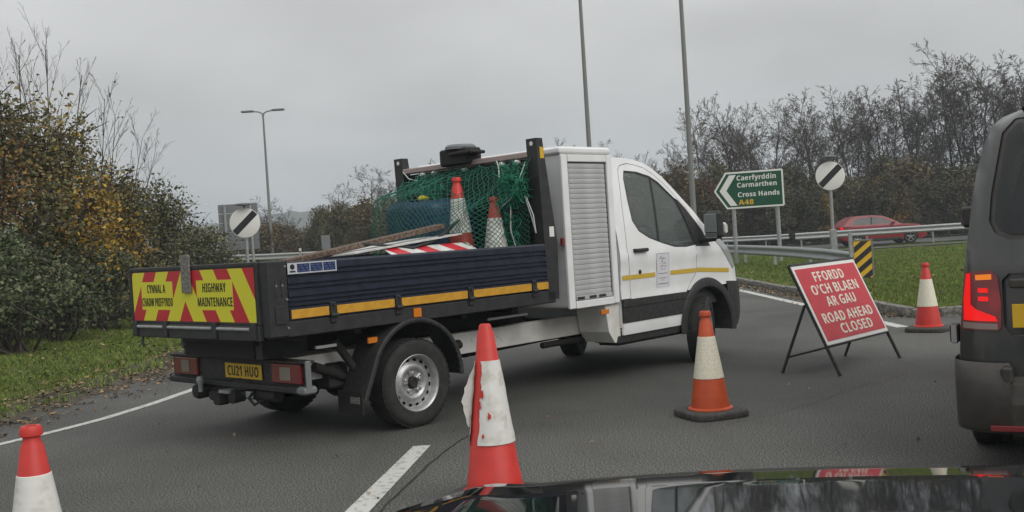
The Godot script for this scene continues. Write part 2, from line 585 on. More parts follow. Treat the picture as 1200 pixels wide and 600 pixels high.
func make_camera_and_light() -> void:
	var cam := Camera3D.new()
	cam.name = "camera"
	cam.position = Vector3(0, EYE, 0)
	cam.rotation = Vector3(PITCH, 0, -ROLL)
	cam.fov = rad_to_deg(2.0 * atan(300.0 / F))
	cam.near = 0.05
	cam.far = 6000
	add_child(cam)
	cam.current = true
	var e := Environment.new()
	e.background_mode = Environment.BG_SKY
	var sky := Sky.new()
	var pm := PanoramaSkyMaterial.new()
	var w := 768
	var h := 384
	var img := Image.create(w, h, false, Image.FORMAT_RGBF)
	var n := FastNoiseLite.new()
	n.seed = 4
	n.frequency = 1.1
	n.fractal_octaves = 5
	for y in h:
		var el := PI * (0.5 - (y + 0.5) / h)
		for x in w:
			var az := TAU * x / w
			var up: float = max(sin(el), 0.0)
			# a cloud deck seen at a slant: stretched along the horizon
			var q := Vector3(cos(az) * cos(el), 0, sin(az) * cos(el)) / (up + 0.22)
			var c := n.get_noise_3d(q.x, q.y, q.z)
			var l: float = 0.47 + 0.42 * up + c * 0.12 * clamp(1.4 - up, 0.3, 1.0)
			var low := clampf(1.0 - up / 0.16, 0.0, 1.0)
			l = lerpf(l, 0.52, low * 0.8)
			img.set_pixel(x, y, Color(l * lerpf(0.985, 0.935, low), l * lerpf(1.0, 0.995, low), l * lerpf(1.005, 1.03, low)))
	pm.panorama = ImageTexture.create_from_image(img)
	sky.sky_material = pm
	e.sky = sky
	e.tonemap_mode = Environment.TONE_MAPPER_LINEAR
	e.tonemap_exposure = 1.1
	e.fog_enabled = true
	e.fog_density = 0.0011
	e.fog_light_color = Color(0.72, 0.75, 0.77)
	e.sdfgi_enabled = true
	e.ssao_enabled = true
	e.ssil_enabled = true
	var we := WorldEnvironment.new()
	we.name = "environment"
	we.environment = e
	add_child(we)
	var sun := DirectionalLight3D.new()
	sun.name = "sun"
	sun.light_energy = 0.42
	sun.light_angular_distance = 45.0
	sun.light_color = Color(1.0, 0.985, 0.96)
	sun.shadow_enabled = true
	add_child(sun)
	sun.look_at_from_position(Vector3(10, 12.5, 10), Vector3.ZERO)

func pw(pts: Array, t: float) -> float:
	# piecewise linear through [t, value] sorted by t
	if t <= pts[0][0]: return pts[0][1]
	for i in pts.size() - 1:
		if t <= pts[i + 1][0]:
			return lerpf(pts[i][1], pts[i + 1][1], (t - pts[i][0]) / (pts[i + 1][0] - pts[i][0]))
	return pts[-1][1]

const LEFT_EDGE := [[-70.0, -4.9], [-30.0, -4.6], [-13.5, -4.5], [-10.8, -4.58], [-9.4, -4.8], [-8.4, -5.15], [-7.0, -6.0], [-5.0, -7.5], [-3.0, -9.5], [10.0, -22.0], [40.0, -40.0]]
const LEFT_LINE := [[-30.0, -3.5], [-15.0, -3.45], [-11.5, -3.52], [-10.3, -3.68], [-9.43, -3.87], [-8.88, -4.08], [-8.43, -4.3], [-7.0, -5.05], [-5.0, -6.3], [-2.0, -8.4]]
const KX := 5.45
const KZ := -13.95

func left_edge(z: float) -> float:
	return pw(LEFT_EDGE, z) + 0.16 * noise.get_noise_2d(z * 2.6, 3.0) + 0.09 * noise.get_noise_2d(z * 9.0, 8.0)

func gh(x: float, z: float) -> float:
	if x < 4.0:
		var d := left_edge(z) - x
		var y := lerpf(-0.06, 0.03, clampf((d + 0.12) / 0.3, 0.0, 1.0))
		if d > 0.0:
			y += 0.05 * noise.get_noise_2d(x * 1.5, z * 1.5) * clampf(d, 0, 1) + 0.02 * minf(d, 6.0)
			if z < -30.0: y += clampf((-30.0 - z) / 30.0, 0.0, 1.0) * 0.5 * clampf(d / 4.0, 0.0, 1.0)
		return y
	if x <= KX + 0.011 or z >= KZ - 0.011: return -0.09
	var low := -0.28 * clampf((-36.0 - z) / 16.0, 0.0, 1.0)
	return 0.10 + low + 0.03 * noise.get_noise_2d(x * 0.8, z * 0.8)

func make_ground() -> void:
	var xs := [-3000.0, -1500.0, -800.0, -400.0, -200.0, -110.0, -70.0, -50.0, -38.0]
	var x := -30.0
	while x < -12.0:
		xs.append(x); x += 1.0
	while x < -3.2:
		xs.append(x); x += 0.16
	xs.append_array([-2.0, 0.0, 3.0, 5.0, KX, KX + 0.06])
	x = 6.0
	while x < 40.0:
		xs.append(x); x += 0.8
	xs.append_array([45.0, 55.0, 70.0, 110.0, 200.0, 400.0, 800.0, 1500.0, 3000.0])
	var zs := [-3000.0, -1500.0, -800.0, -400.0, -250.0, -150.0, -110.0, -90.0, -80.0]
	var z := -72.0
	while z < -34.0:
		zs.append(z); z += 1.0
	while z < -26.0:
		zs.append(z); z += 0.5
	while z < -14.2:
		zs.append(z); z += 0.2
	zs.append_array([KZ - 0.06, KZ, -13.8])
	z = -13.6
	while z < -4.0:
		zs.append(z); z += 0.2
	zs.append_array([-3.0, -2.0, 0.0, 3.0, 7.0, 12.0, 20.0, 40.0, 80.0, 200.0, 600.0, 2000.0])
	var g := []
	for zz in zs:
		var line := []
		for xx in xs: line.append(Vector3(xx, gh(xx, zz), zz))
		g.append(line)
	var mb := MB.new()
	mb.rows(g, Vector3.UP)
	var gr := struct_part("ground", mb, M.turf)
	# bare soil along the edge of the asphalt
	mb = MB.new()
	g = []
	var zs2 := -30.0
	while zs2 < -4.0:
		var row := []
		for k in 8:
			var xx := left_edge(zs2) + 0.08 - k * 0.11 - (0.25 * (0.5 + noise.get_noise_1d(zs2 * 4.0)) if k == 7 else 0.0)
			row.append(Vector3(xx, maxf(gh(xx, zs2), -0.02 if k > 0 else -0.03) + (0.012 if k < 7 else -0.02) + 0.012 * noise.get_noise_2d(xx * 14.0, zs2 * 14.0), zs2))
		g.append(row)
		zs2 += 0.1
	mb.rows(g, Vector3.UP)
	part("soil_edge", mb, M.soil, gr)

func make_roads() -> void:
	var poly := PackedVector2Array()
	for q in LEFT_EDGE: poly.append(Vector2(q[1] - 0.6, q[0]))
	poly.append(Vector2(60, 40)); poly.append(Vector2(60, -25.9)); poly.append(Vector2(KX + 0.6, KZ + 0.03)); poly.append(Vector2(KX + 0.03, KZ + 0.03)); poly.append(Vector2(KX + 0.03, -70))
	var mb := MB.new()
	mb.panel(poly, func(q: Vector2) -> Vector3: return Vector3(q.x, 0, q.y), Vector3.UP, 12.0)
	var road := struct_part("road", mb, M.asphalt)
	# painted lines
	mb = MB.new()
	var zz := -30.0
	while zz < -2.05:
		var z2 := zz + 0.25
		var a: float = pw(LEFT_LINE, zz)
		var b: float = pw(LEFT_LINE, z2)
		mb.quad(Vector3(a - 0.055, 0.004, zz), Vector3(a + 0.055, 0.004, zz), Vector3(b + 0.055, 0.004, z2), Vector3(b - 0.055, 0.004, z2), Vector3.UP)
		zz = z2
	part("edge_line", mb, M.line_white, road)
	mb = MB.new()
	mb.quad(Vector3(4.79, 0.004, -60), Vector3(4.95, 0.004, -60), Vector3(4.93, 0.004, -12.9), Vector3(4.77, 0.004, -12.9), Vector3.UP)
	part("edge_line", mb, M.line_white, road)
	for k in 4:
		mb = MB.new()
		var z0 := -7.25 + 6.0 * (1 - k) - 6.0 if k > 0 else -7.25
		var far := Vector3(-0.72 + 0.17 * 0, 0.004, z0)
		var dirn := Vector3(-0.2, 0, 1.68).normalized() if k == 0 else Vector3(-0.03, 0, 1).normalized()
		var near := far + dirn * (2.0 if k == 0 else 2.0)
		var s := Vector3(0.062, 0, 0)
		mb.quad(far - s, far + s, near + s * 1.15, near - s * 1.15, Vector3.UP)
		part("lane_dash", mb, M.line_white, road)
	# the sealed joint beside the dashes
	mb = MB.new()
	var pts := []
	for q in [[560, 505], [540, 516], [520, 530], [500, 547], [478, 568], [455, 590], [440, 606]]: pts.append(on_ground(q[0], q[1]))
	for i in pts.size() - 1:
		for k in 5:
			var p1: Vector3 = pts[i].lerp(pts[i + 1], k / 5.0)
			var p2: Vector3 = pts[i].lerp(pts[i + 1], (k + 1) / 5.0)
			p1.x += 0.012 * noise.get_noise_1d(p1.z * 20.0)
			p2.x += 0.012 * noise.get_noise_1d(p2.z * 20.0)
			var w1 := 0.007 + 0.004 * noise.get_noise_1d(p1.z * 31.0)
			mb.quad(p1 + Vector3(-w1, 0.004, 0), p1 + Vector3(w1, 0.004, 0), p2 + Vector3(w1, 0.004, 0), p2 + Vector3(-w1, 0.004, 0), Vector3.UP)
	part("tar_joint", mb, M.tar, road)
	mb = MB.new()
	pts = []
	for q in [[852, 498], [880, 492], [915, 483], [950, 473], [985, 461], [1010, 452], [1060, 440]]: pts.append(on_ground(q[0], q[1]))
	for i in pts.size() - 1:
		for k in 8:
			var c1: Vector3 = pts[i].lerp(pts[i + 1], k / 8.0)
			var c2: Vector3 = pts[i].lerp(pts[i + 1], (k + 1) / 8.0)
			c1.z += 0.07 * noise.get_noise_1d(c1.x * 40.0)
			c2.z += 0.07 * noise.get_noise_1d(c2.x * 40.0)
			var w3 := 0.0028 * (1.0 + noise.get_noise_1d(c1.x * 23.0))
			mb.quad(c1 + Vector3(0, 0.004, -w3), c1 + Vector3(0, 0.004, w3), c2 + Vector3(0, 0.004, w3), c2 + Vector3(0, 0.004, -w3), Vector3.UP)
	part("road_crack", mb, M.tar, road)
	# kerb: stones one by one
	var kerb := Node3D.new()
	kerb.name = "kerb"
	kerb.set_meta("kind", "structure")
	add_child(kerb)
	var stone := MB.new()
	stone.box(Vector3(0, 0, 0), Vector3(0.15, 0.3, 0.9), 0.018)
	var sm := stone.mesh(M.kerb)
	var z3 := KZ - 0.75
	for i in 38:
		var o := part("kerbstone", sm, null, kerb)
		o.position = Vector3(KX + 0.03 + rng.randf_range(-0.008, 0.008), -0.03 + rng.randf_range(-0.008, 0.008), z3)
		o.rotation = Vector3(0, rng.randf_range(-0.012, 0.012), rng.randf_range(-0.02, 0.02))
		z3 -= 0.912
	var bend := MB.new()
	bend.box(Vector3.ZERO, Vector3(0.15, 0.3, 0.42), 0.018)
	var bm := bend.mesh(M.kerb)
	var c1 := part("kerbstone", bm, null, kerb)
	c1.position = Vector3(KX + 0.13, -0.03, KZ - 0.15); c1.rotation.y = -0.7
	for i in 9:
		var o2 := part("kerbstone", sm, null, kerb)
		o2.position = Vector3(KX + 0.75 + i * 0.912, -0.03 + rng.randf_range(-0.01, 0.01), KZ - 0.02)
		o2.rotation.y = PI / 2 + rng.randf_range(-0.015, 0.015)
	mb = MB.new()
	var gd := []
	var zg := -14.3
	while zg > -48.0:
		var w0 := 5.10 + 0.10 * noise.get_noise_1d(zg * 3.0) + 0.05 * noise.get_noise_1d(zg * 14.0)
		gd.append([Vector3(w0, 0.0035, zg), Vector3(5.28, 0.008 + 0.006 * noise.get_noise_1d(zg * 9.0), zg), Vector3(5.42, 0.016, zg)])
		zg -= 0.12
	mb.rows(gd, Vector3.UP)
	part("gutter_dirt", mb, M.soil, road)
	# the slip road and the main carriageway beyond the grass
	mb = MB.new()
	mb.quad(Vector3(11, -0.085, -49.2), Vector3(90, -0.07, -48.2), Vector3(90, 0.04, -42.0), Vector3(11, -0.015, -45.2), Vector3.UP)
	struct_part("slip_road", mb, M.asphalt)
	mb = MB.new()
	mb.quad(Vector3(7, -0.12, -62), Vector3(120, -0.12, -62), Vector3(120, -0.12, -52.8), Vector3(7, -0.12, -53.4), Vector3.UP)
	struct_part("main_road", mb, M.asphalt)

func make_hills() -> void:
	var mb := MB.new()
	var g := []
	for r in 5:
		g.append([])
	var n := FastNoiseLite.new()
	n.seed = 12
	n.frequency = 0.9
	n.fractal_octaves = 4
	for i in 241:
		var a := deg_to_rad(-65.0 + 130.0 * i / 240.0)
		var px := 600.0 + F * tan(a)
		var top := 24.0 + 7.0 * n.get_noise_1d(a * 9.0) + 2.2 * n.get_noise_1d(a * 160.0)
		if px > 200 and px < 460: top = pw([[200, 24], [300, 26], [350, 30], [420, 29], [460, 25]], px) + 2.0 * n.get_noise_1d(a * 160.0)
		var rr := [560.0, 600.0, 640.0, 680.0, 720.0]
		var hh := [0.0, 0.35, 0.72, 0.93, 1.0]
		for r in 5:
			g[r].append(Vector3(sin(a) * rr[r], top * hh[r] + 1.2 * n.get_noise_2d(a * 90.0, r * 5.0), -cos(a) * rr[r]))
	mb.rows(g, Vector3(0, 1, 0.6))
	struct_part("hills", mb, M.hill)

# ---------------------------------------------------------------- plants
func leaf_quad(mb: MB, p: Vector3, s: float, c: Color, r: RandomNumberGenerator) -> void:
	var d := Vector3(r.randfn(), r.randfn() * 0.7, r.randfn()).normalized()
	var u := d.cross(Vector3(r.randfn(), r.randfn(), r.randfn())).normalized()
	var nn := d.cross(u)
	if nn.y < 0: nn = -nn
	mb.col = c
	var a := p - d * s * 0.5
	var b := p + u * s * 0.3
	var e := p + d * s * 0.5
	var f := p - u * s * 0.3
	mb.tri(a, b, e, nn, nn, nn)
	mb.tri(a, e, f, nn, nn, nn)

func mix_col(pal: Array, r: RandomNumberGenerator) -> Color:
	var c: Color = pal[r.randi() % pal.size()]
	var k := r.randf_range(0.7, 1.3)
	return Color(c.r * k, c.g * k, c.b * k)

# branches from a point; returns the twig tips
func grow(mb: MB, p: Vector3, d: Vector3, len: float, rad: float, level: int, r: RandomNumberGenerator, o: Dictionary, tips: Array) -> void:
	var segs := 4 if level == 0 else (3 if level < 3 else 2)
	var path := [p]
	var radii := [rad]
	var cur := p
	var dir := d
	for i in segs:
		dir = (dir + Vector3(r.randfn(), r.randfn() * 0.5, r.randfn()) * o.wobble + Vector3(0, o.lift, 0)).normalized()
		cur += dir * len / segs
		path.append(cur)
		radii.append(maxf(rad * (1.0 - 0.72 * (i + 1) / segs), o.thin))
	mb.tube(path, radii, 6 if level == 0 else (4 if level == 1 else 3), false)
	if level >= o.levels:
		tips.append(cur); tips.append(path[1])
		return
	var kids: int = o.kids[level]
	for k in kids:
		var t := lerpf(o.first if level == 0 else 0.15, 1.0, (k + r.randf()) / kids)
		var f := t * segs
		var i0: int = min(int(f), segs - 1)
		var q: Vector3 = path[i0].lerp(path[i0 + 1], f - i0)
		var ax: Vector3 = (path[i0 + 1] - path[i0]).normalized()
		var side := ax.cross(Vector3(r.randfn(), r.randfn(), r.randfn())).normalized()
		var ang: float = o.angle * r.randf_range(0.65, 1.25)
		var nd := (ax * cos(ang) + side * sin(ang)).normalized()
		var l: float = len * o.ratio[level] * r.randf_range(0.65, 1.15) * (1.0 - 0.45 * t if level == 0 else 1.0 - 0.3 * t)
		grow(mb, q, nd, l, maxf(rad * 0.5 * (1.0 - 0.5 * t), o.thin), level + 1, r, o, tips)

var bare_meshes := []
func bare_tree_mesh(sd: int, o: Dictionary, h: float, lean := 0.0) -> Array:
	var r := RandomNumberGenerator.new()
	r.seed = sd
	var wood := MB.new()
	var tips := []
	grow(wood, Vector3(0, -0.1, 0), Vector3(r.randfn() * 0.04 + lean, 1, r.randfn() * 0.04).normalized(), h, h * o.girth, 0, r, o, tips)
	return [wood, tips]

# a leafy mass: blobs filled with leaves, on stems
func shrub(sd: int, rx: float, h: float, leaves: int, size: float, pal: Array, lobes: int, base_gap := 0.02) -> Array:
	var r := RandomNumberGenerator.new()
	r.seed = sd
	var stems := MB.new()
	var fol := MB.new()
	fol.has_c = true
	var cs := []
	for k in lobes:
		var t := (k + 0.5) / lobes
		var a := r.randf() * TAU
		var y := h * lerpf(0.18, 0.86, pow(t, 0.9))
		var rad := rx * r.randf_range(0.0, 0.75) * (1.05 - 0.6 * pow(t, 2.0))
		var s := rx * r.randf_range(0.28, 0.46)
		cs.append([Vector3(cos(a) * rad, y, sin(a) * rad), Vector3(s, s * r.randf_range(0.7, 1.05) * minf(1.3, h / rx * 0.6), s), pal[r.randi() % pal.size()], r.randf_range(0.75, 1.2)])
	for k in lobes:
		var c: Vector3 = cs[k][0]
		var foot := Vector3(r.randf_range(-0.2, 0.2) * rx, -0.05, r.randf_range(-0.2, 0.2) * rx)
		var mid := foot.lerp(c, 0.5) + Vector3(r.randfn(), 0, r.randfn()) * 0.12 * rx
		var q := 0.012 * h + 0.006
		stems.tube([foot, mid, c, c + (c - mid) * 0.2 + Vector3(0, 0.03 * h, 0)], [q, q * 0.7, q * 0.4, q * 0.08], 4, false)
		for j in 5:
			var e: Vector3 = c + Vector3(r.randfn(), r.randfn() * 0.6 + 0.5, r.randfn()).normalized() * cs[k][1].x * 1.15
			stems.tube([c, c.lerp(e, 0.55) + Vector3(r.randfn(), r.randfn(), r.randfn()) * 0.05, e], [q * 0.35, q * 0.22, q * 0.1], 3, false)
	for i in leaves:
		var k := r.randi() % lobes
		var d := Vector3(r.randfn(), r.randfn(), r.randfn()).normalized()
		var rr := pow(r.randf(), 0.45) * r.randf_range(0.8, 1.12)
		var p: Vector3 = cs[k][0] + d * rr * cs[k][1]
		# sparse toward the outer twigs and clumped
		if noise.get_noise_3d(p.x * 4.0 + sd, p.y * 4.0, p.z * 4.0) < -0.12 and r.randf() < 0.75: continue
		if p.y < base_gap: p.y = base_gap + r.randf() * 0.2
		var c2: Color = cs[k][2] if r.randf() < 0.7 else pal[r.randi() % pal.size()]
		var b: float = cs[k][3] * r.randf_range(0.65, 1.35)
		leaf_quad(fol, p, size * (0.5 + 1.0 * pow(r.randf(), 1.5)), Color(c2.r * b, c2.g * b, c2.b * b), r)
	return [stems, fol]

func plant(called: String, label: String, category: String, parts: Array, at: Vector3, turn := 0.0, group := "") -> Node3D:
	var t := thing(called, label, category, at, turn, group)
	for q in parts: part(q[0], q[1], q[2], t)
	return t

func make_hedge() -> void:
	var green := [Color(0.09, 0.115, 0.052), Color(0.12, 0.14, 0.065), Color(0.075, 0.095, 0.05)]
	var brown := [Color(0.17, 0.115, 0.036), Color(0.115, 0.108, 0.04), Color(0.20, 0.11, 0.031), Color(0.09, 0.092, 0.037), Color(0.155, 0.135, 0.046)]
	var gold := [Color(0.34, 0.20, 0.03), Color(0.15, 0.13, 0.045), Color(0.44, 0.29, 0.045), Color(0.12, 0.115, 0.045), Color(0.11, 0.108, 0.042), Color(0.10, 0.10, 0.04)]
	var dark := [Color(0.09, 0.095, 0.042), Color(0.115, 0.11, 0.05), Color(0.13, 0.118, 0.055)]
	# [px, depth, radius, height, palette, leaves, size, lobes, name, label]
	var list := [
		[-30, 17.6, 2.0, 4.7, brown, 19000, 0.085, 26, "roadside_shrub", "tall brown and green shrub at the thick end of the roadside hedge"],
		[62, 19.6, 2.0, 4.6, brown + gold, 19000, 0.085, 26, "roadside_shrub", "tall bronze autumn shrub under the tallest bare saplings of the hedge"],
		[136, 22.4, 1.85, 3.6, gold, 14000, 0.085, 22, "roadside_shrub", "shrub with bright yellow and orange autumn leaves in the roadside hedge"],
		[186, 26.0, 1.9, 3.25, dark, 12000, 0.09, 20, "roadside_shrub", "dark olive shrub between the yellow shrub and the grey sign back"],
		[232, 31.0, 1.9, 2.35, dark, 10000, 0.1, 18, "roadside_shrub", "low dark shrub at the thin end of the hedge by the speed sign"],
		[0, 16.2, 1.5, 2.1, green, 10000, 0.075, 18, "hedge_bush", "low dark green bush at the foot of the hedge by the tall brown shrub"],
		[58, 18.2, 1.4, 1.9, green, 9000, 0.075, 18, "hedge_bush", "low green bush at the foot of the bronze autumn shrub"],
		[112, 20.2, 1.4, 1.7, dark + green, 9000, 0.075, 18, "hedge_bush", "low dusky bush at the foot of the yellow autumn shrub"],
		[160, 23.6, 1.5, 1.7, dark, 8000, 0.08, 16, "hedge_bush", "low dull bush behind the tailboard of the white truck"],
	]
	var k := 0
	for a in list:
		var p := at_depth(a[0], 300, a[1])
		p.y = gh(p.x, p.z)
		var s := shrub(300 + k * 7, a[2], a[3], a[5], a[6], a[4], a[7])
		plant(a[8], a[9], "shrub", [["trunk", s[0], M.bark], ["crown", s[1], M.leaf]], p)
		k += 1
	# bare saplings standing in the hedge
	var o := {"levels": 3, "kids": [13, 5, 2], "ratio": [0.34, 0.36, 0.5], "angle": 0.42, "first": 0.3, "wobble": 0.05, "lift": 0.05, "thin": 0.0026, "girth": 0.0042}
	var sap := [[-12, 18.4, 5.2], [2, 18.9, 5.5], [16, 19.2, 5.5], [31, 19.6, 5.4], [44, 20.0, 5.75], [58, 20.2, 5.5], [68, 20.4, 5.9], [84, 20.6, 5.4], [96, 21.2, 5.0], [106, 21.6, 4.7], [116, 22.4, 4.4], [124, 22.8, 4.1]]
	for i in sap.size():
		var q = sap[i]
		var p2 := at_depth(q[0], 300, q[1])
		p2.y = gh(p2.x, p2.z)
		var bt := bare_tree_mesh(900 + i * 13, o, q[2] * 0.97, [0.0, 0.0, 0.05, 0.0, 0.0, -0.05, 0.0, 0.05, 0.12, 0.2, 0.3, 0.42][i])
		var fol := MB.new()
		fol.has_c = true
		var rr := RandomNumberGenerator.new()
		rr.seed = 50 + i
		for tp in bt[1]:
			if rr.randf() < 0.05 and tp.y < 5.0: leaf_quad(fol, tp, 0.075, mix_col(brown, rr), rr)
		for j in 60:
			var ry: float = rr.randf_range(0.5, 0.75) * q[2]
			leaf_quad(fol, Vector3(rr.randfn() * 0.25, ry, rr.randfn() * 0.25), 0.09, mix_col(brown, rr), rr)
		plant("bare_sapling", "thin bare sapling with upright twigs rising out of the roadside hedge", "tree", [["trunk", bt[0], M.bark], ["crown", fol, M.leaf]], p2, 0.0, "bare saplings in the roadside hedge")

func hor(px: float) -> float:
	return 280.0 - (px - 600.0) * 0.0633

func beside(px: float) -> String:
	if px < 360: return "around the double armed lamp post"
	if px < 490: return "past the truck's tailboard"
	if px < 625: return "behind the truck's headboard and cargo net"
	if px < 735: return "behind the truck's tool pod and cab roof"
	if px < 835: return "around the cabside lamp post"
	if px < 925: return "above the green direction sign"
	if px < 1005: return "around the round speed sign"
	if px < 1095: return "above the red car"
	return "above the dark grey van's flank"

func make_tree_belts() -> void:
	var o := {"levels": 4, "kids": [14, 7, 5, 4], "ratio": [0.46, 0.52, 0.5, 0.5], "angle": 0.74, "first": 0.22, "wobble": 0.10, "lift": 0.035, "thin": 0.0095, "girth": 0.010}
	var proto := []
	for i in 5:
		var bt := bare_tree_mesh(77 + i * 31, o, 10.0)
		var fol := MB.new()
		fol.has_c = true
		var rr := RandomNumberGenerator.new()
		rr.seed = 600 + i
		for tp in bt[1]:
			if rr.randf() < [0.05, 0.02, 0.12, 0.03, 0.2][i]: leaf_quad(fol, tp, 0.15, mix_col([Color(0.10, 0.07, 0.03), Color(0.13, 0.08, 0.03), Color(0.07, 0.06, 0.03)], rr), rr)
		proto.append([bt[0].mesh(M.bark), fol.mesh(M.leaf_far)])
	var olive := [Color(0.11, 0.106, 0.043), Color(0.13, 0.115, 0.052), Color(0.085, 0.082, 0.04)]
	var brown := [Color(0.13, 0.10, 0.055), Color(0.10, 0.083, 0.05), Color(0.15, 0.108, 0.055)]
	var rust := [Color(0.18, 0.085, 0.038), Color(0.13, 0.078, 0.038), Color(0.08, 0.062, 0.036)]
	var ochre := [Color(0.32, 0.17, 0.03), Color(0.24, 0.14, 0.034), Color(0.11, 0.085, 0.034)]
	var dusk := [Color(0.07, 0.064, 0.038), Color(0.09, 0.076, 0.046), Color(0.072, 0.074, 0.038)]
	var bush := []
	var pals := [olive, brown, rust, ochre, dusk, dusk]
	for i in 6:
		var s := shrub(1500 + i * 17, 2.6, 5.0, 11000, 0.21, pals[i], 24)
		bush.append([s[0].mesh(M.bark), s[1].mesh(M.leaf_far)])
	var r := RandomNumberGenerator.new()
	r.seed = 31
	var put_bush := func(kind: int, px: float, d: float, topy: float, wide: float, label: String, group: String) -> void:
		var p := at_depth(px, hor(px), d)
		p.y = 0.0
		var h: float = (hor(px) - topy) * d / F + EYE
		var t := thing("background_shrub", label, "shrub", p, r.randf() * TAU, group)
		part("trunk", bush[kind][0], null, t)
		part("crown", bush[kind][1], null, t)
		t.scale = Vector3(wide / 2.6, h / 5.2, wide / 2.6)
	var put_tree := func(px: float, d: float, topy: float, label: String, group: String) -> void:
		var p := at_depth(px, hor(px), d)
		p.y = 0.0
		var h: float = (hor(px) - topy) * d / F + EYE
		var k := r.randi() % 5
		var t := thing("bare_tree", label, "tree", p, r.randf() * TAU, group)
		part("trunk", proto[k][0], null, t)
		part("crown", proto[k][1], null, t)
		var s := h / 10.3
		t.scale = Vector3(s * r.randf_range(0.9, 1.15), s, s * r.randf_range(0.9, 1.15))
	# beyond the main road, behind the green sign and the parked van
	var top := [[735, 196], [760, 186], [800, 172], [830, 146], [870, 120], [900, 138], [930, 142], [975, 128], [1020, 120], [1050, 108], [1085, 98], [1120, 84], [1150, 76], [1180, 92], [1230, 88]]
	var px := 742.0
	while px < 1230.0:
		put_tree.call(px, r.randf_range(68, 76), pw(top, px) + r.randf_range(-6, 34), "bare leafless tree in the far wood, " + beside(px), "bare trees in the wood beyond the main road")
		px += r.randf_range(8, 12)
	var low := [[735, 206], [770, 186], [820, 190], [880, 200], [950, 190], [1000, 190], [1060, 176], [1120, 170], [1230, 176]]
	px = 738.0
	while px < 1240.0:
		var kind: int = [0, 1, 4, 1, 5, 4][r.randi() % 6]
		if px < 800: kind = 0
		put_bush.call(kind, px, r.randf_range(65, 69), pw(low, px) + r.randf_range(-8, 20), r.randf_range(2.2, 3.0), ("tall dull brown shrub in the wood, " if kind != 0 else "tall olive green shrub in the wood, ") + beside(px), "shrubs in the wood beyond the main road" if kind != 0 else "olive shrubs in the wood beyond the main road")
		px += r.randf_range(17, 24)
	px = 745.0
	while px < 1240.0:
		put_bush.call([4, 5, 1][r.randi() % 3], px, r.randf_range(63.4, 64.8), hor(px) - r.randf_range(30, 52), r.randf_range(1.5, 2.1), "low dark shrub at the foot of the wood, " + beside(px), "low shrubs along the foot of the wood")
		px += r.randf_range(17, 24)
	put_bush.call(2, 822, 63.8, 205, 1.6, "rust red autumn shrub beside the point of the green direction sign", "")
	put_bush.call(3, 1042, 63.6, 203, 1.5, "orange yellow autumn shrub in the wood above the red car", "")
	put_bush.call(3, 968, 63.2, 226, 0.9, "small ochre shrub in the wood behind the round speed sign", "")
	# behind the tail of the truck
	var back := [[300, 62, 262, 1, 2.2], [322, 66, 256, 1, 2.0], [345, 70, 262, 1, 2.0], [378, 64, 238, 0, 1.7], [398, 62, 234, 0, 1.8], [416, 66, 240, 1, 1.8], [438, 58, 228, 1, 1.8], [458, 56, 226, 1, 1.9], [480, 57, 222, 5, 2.0], [505, 60, 216, 1, 2.2], [530, 62, 214, 1, 2.2], [560, 60, 212, 4, 2.2], [590, 62, 210, 1, 2.2], [620, 64, 206, 0, 2.2], [650, 64, 200, 1, 2.4], [685, 66, 198, 0, 2.4], [715, 66, 196, 1, 2.4]]
	for b in back:
		put_bush.call(b[3], b[0], b[1], b[2], b[4], ("bushy brown shrub in the row " if b[3] != 0 else "olive green shrub in the row ") + beside(b[0]), "autumn shrubs beyond the truck" if b[3] != 0 else "olive shrubs beyond the truck")
	for b in [[275, 70, 262], [318, 70, 240], [352, 74, 248], [392, 68, 224], [442, 62, 208], [464, 64, 214], [512, 64, 188], [545, 66, 196], [610, 66, 190], [660, 68, 186], [705, 70, 186]]:
		put_tree.call(b[0], b[1], b[2], "bare twiggy tree in the shrub row " + beside(b[0]), "bare trees beyond the truck")

# ---------------------------------------------------------------- grass and fallen leaves
func scatter(called: String, label: String, category: String, mesh: Mesh, xf: Array, cols: Array) -> void:
	var mm := MultiMesh.new()
	mm.transform_format = MultiMesh.TRANSFORM_3D
	mm.use_colors = true
	mm.mesh = mesh
	mm.instance_count = xf.size()
	for i in xf.size():
		mm.set_instance_transform(i, xf[i])
		mm.set_instance_color(i, cols[i])
	var o := MultiMeshInstance3D.new()
	o.name = numbered(called)
	o.multimesh = mm
	add_child(o)
	tag(o, label, category, "", "stuff")

func tuft_mesh(blades: int, sd: int) -> ArrayMesh:
	var r := RandomNumberGenerator.new()
	r.seed = sd
	var mb := MB.new()
	mb.has_c = true
	for i in blades:
		var a := r.randf() * TAU
		var b := Vector3(cos(a), 0, sin(a)) * r.randf() * 0.5
		var lean := Vector3(r.randfn(), 0, r.randfn()) * 0.45
		var hh := r.randf_range(0.55, 1.1)
		var s := Vector3(-sin(a), 0, cos(a)) * 0.045
		var k := r.randf_range(0.75, 1.25)
		mb.col = Color(k, k, k)
		var nn := Vector3(cos(a), 0.8, sin(a)).normalized()
		var m := b + lean * 0.35 + Vector3(0, hh * 0.55, 0)
		var t := b + lean + Vector3(0, hh, 0)
		mb.tri(b - s, b + s, m + s * 0.7, nn, nn, nn)
		mb.tri(b - s, m + s * 0.7, m - s * 0.7, nn, nn, nn)
		mb.tri(m - s * 0.7, m + s * 0.7, t, nn, nn, nn)
	return mb.mesh(M.blade)

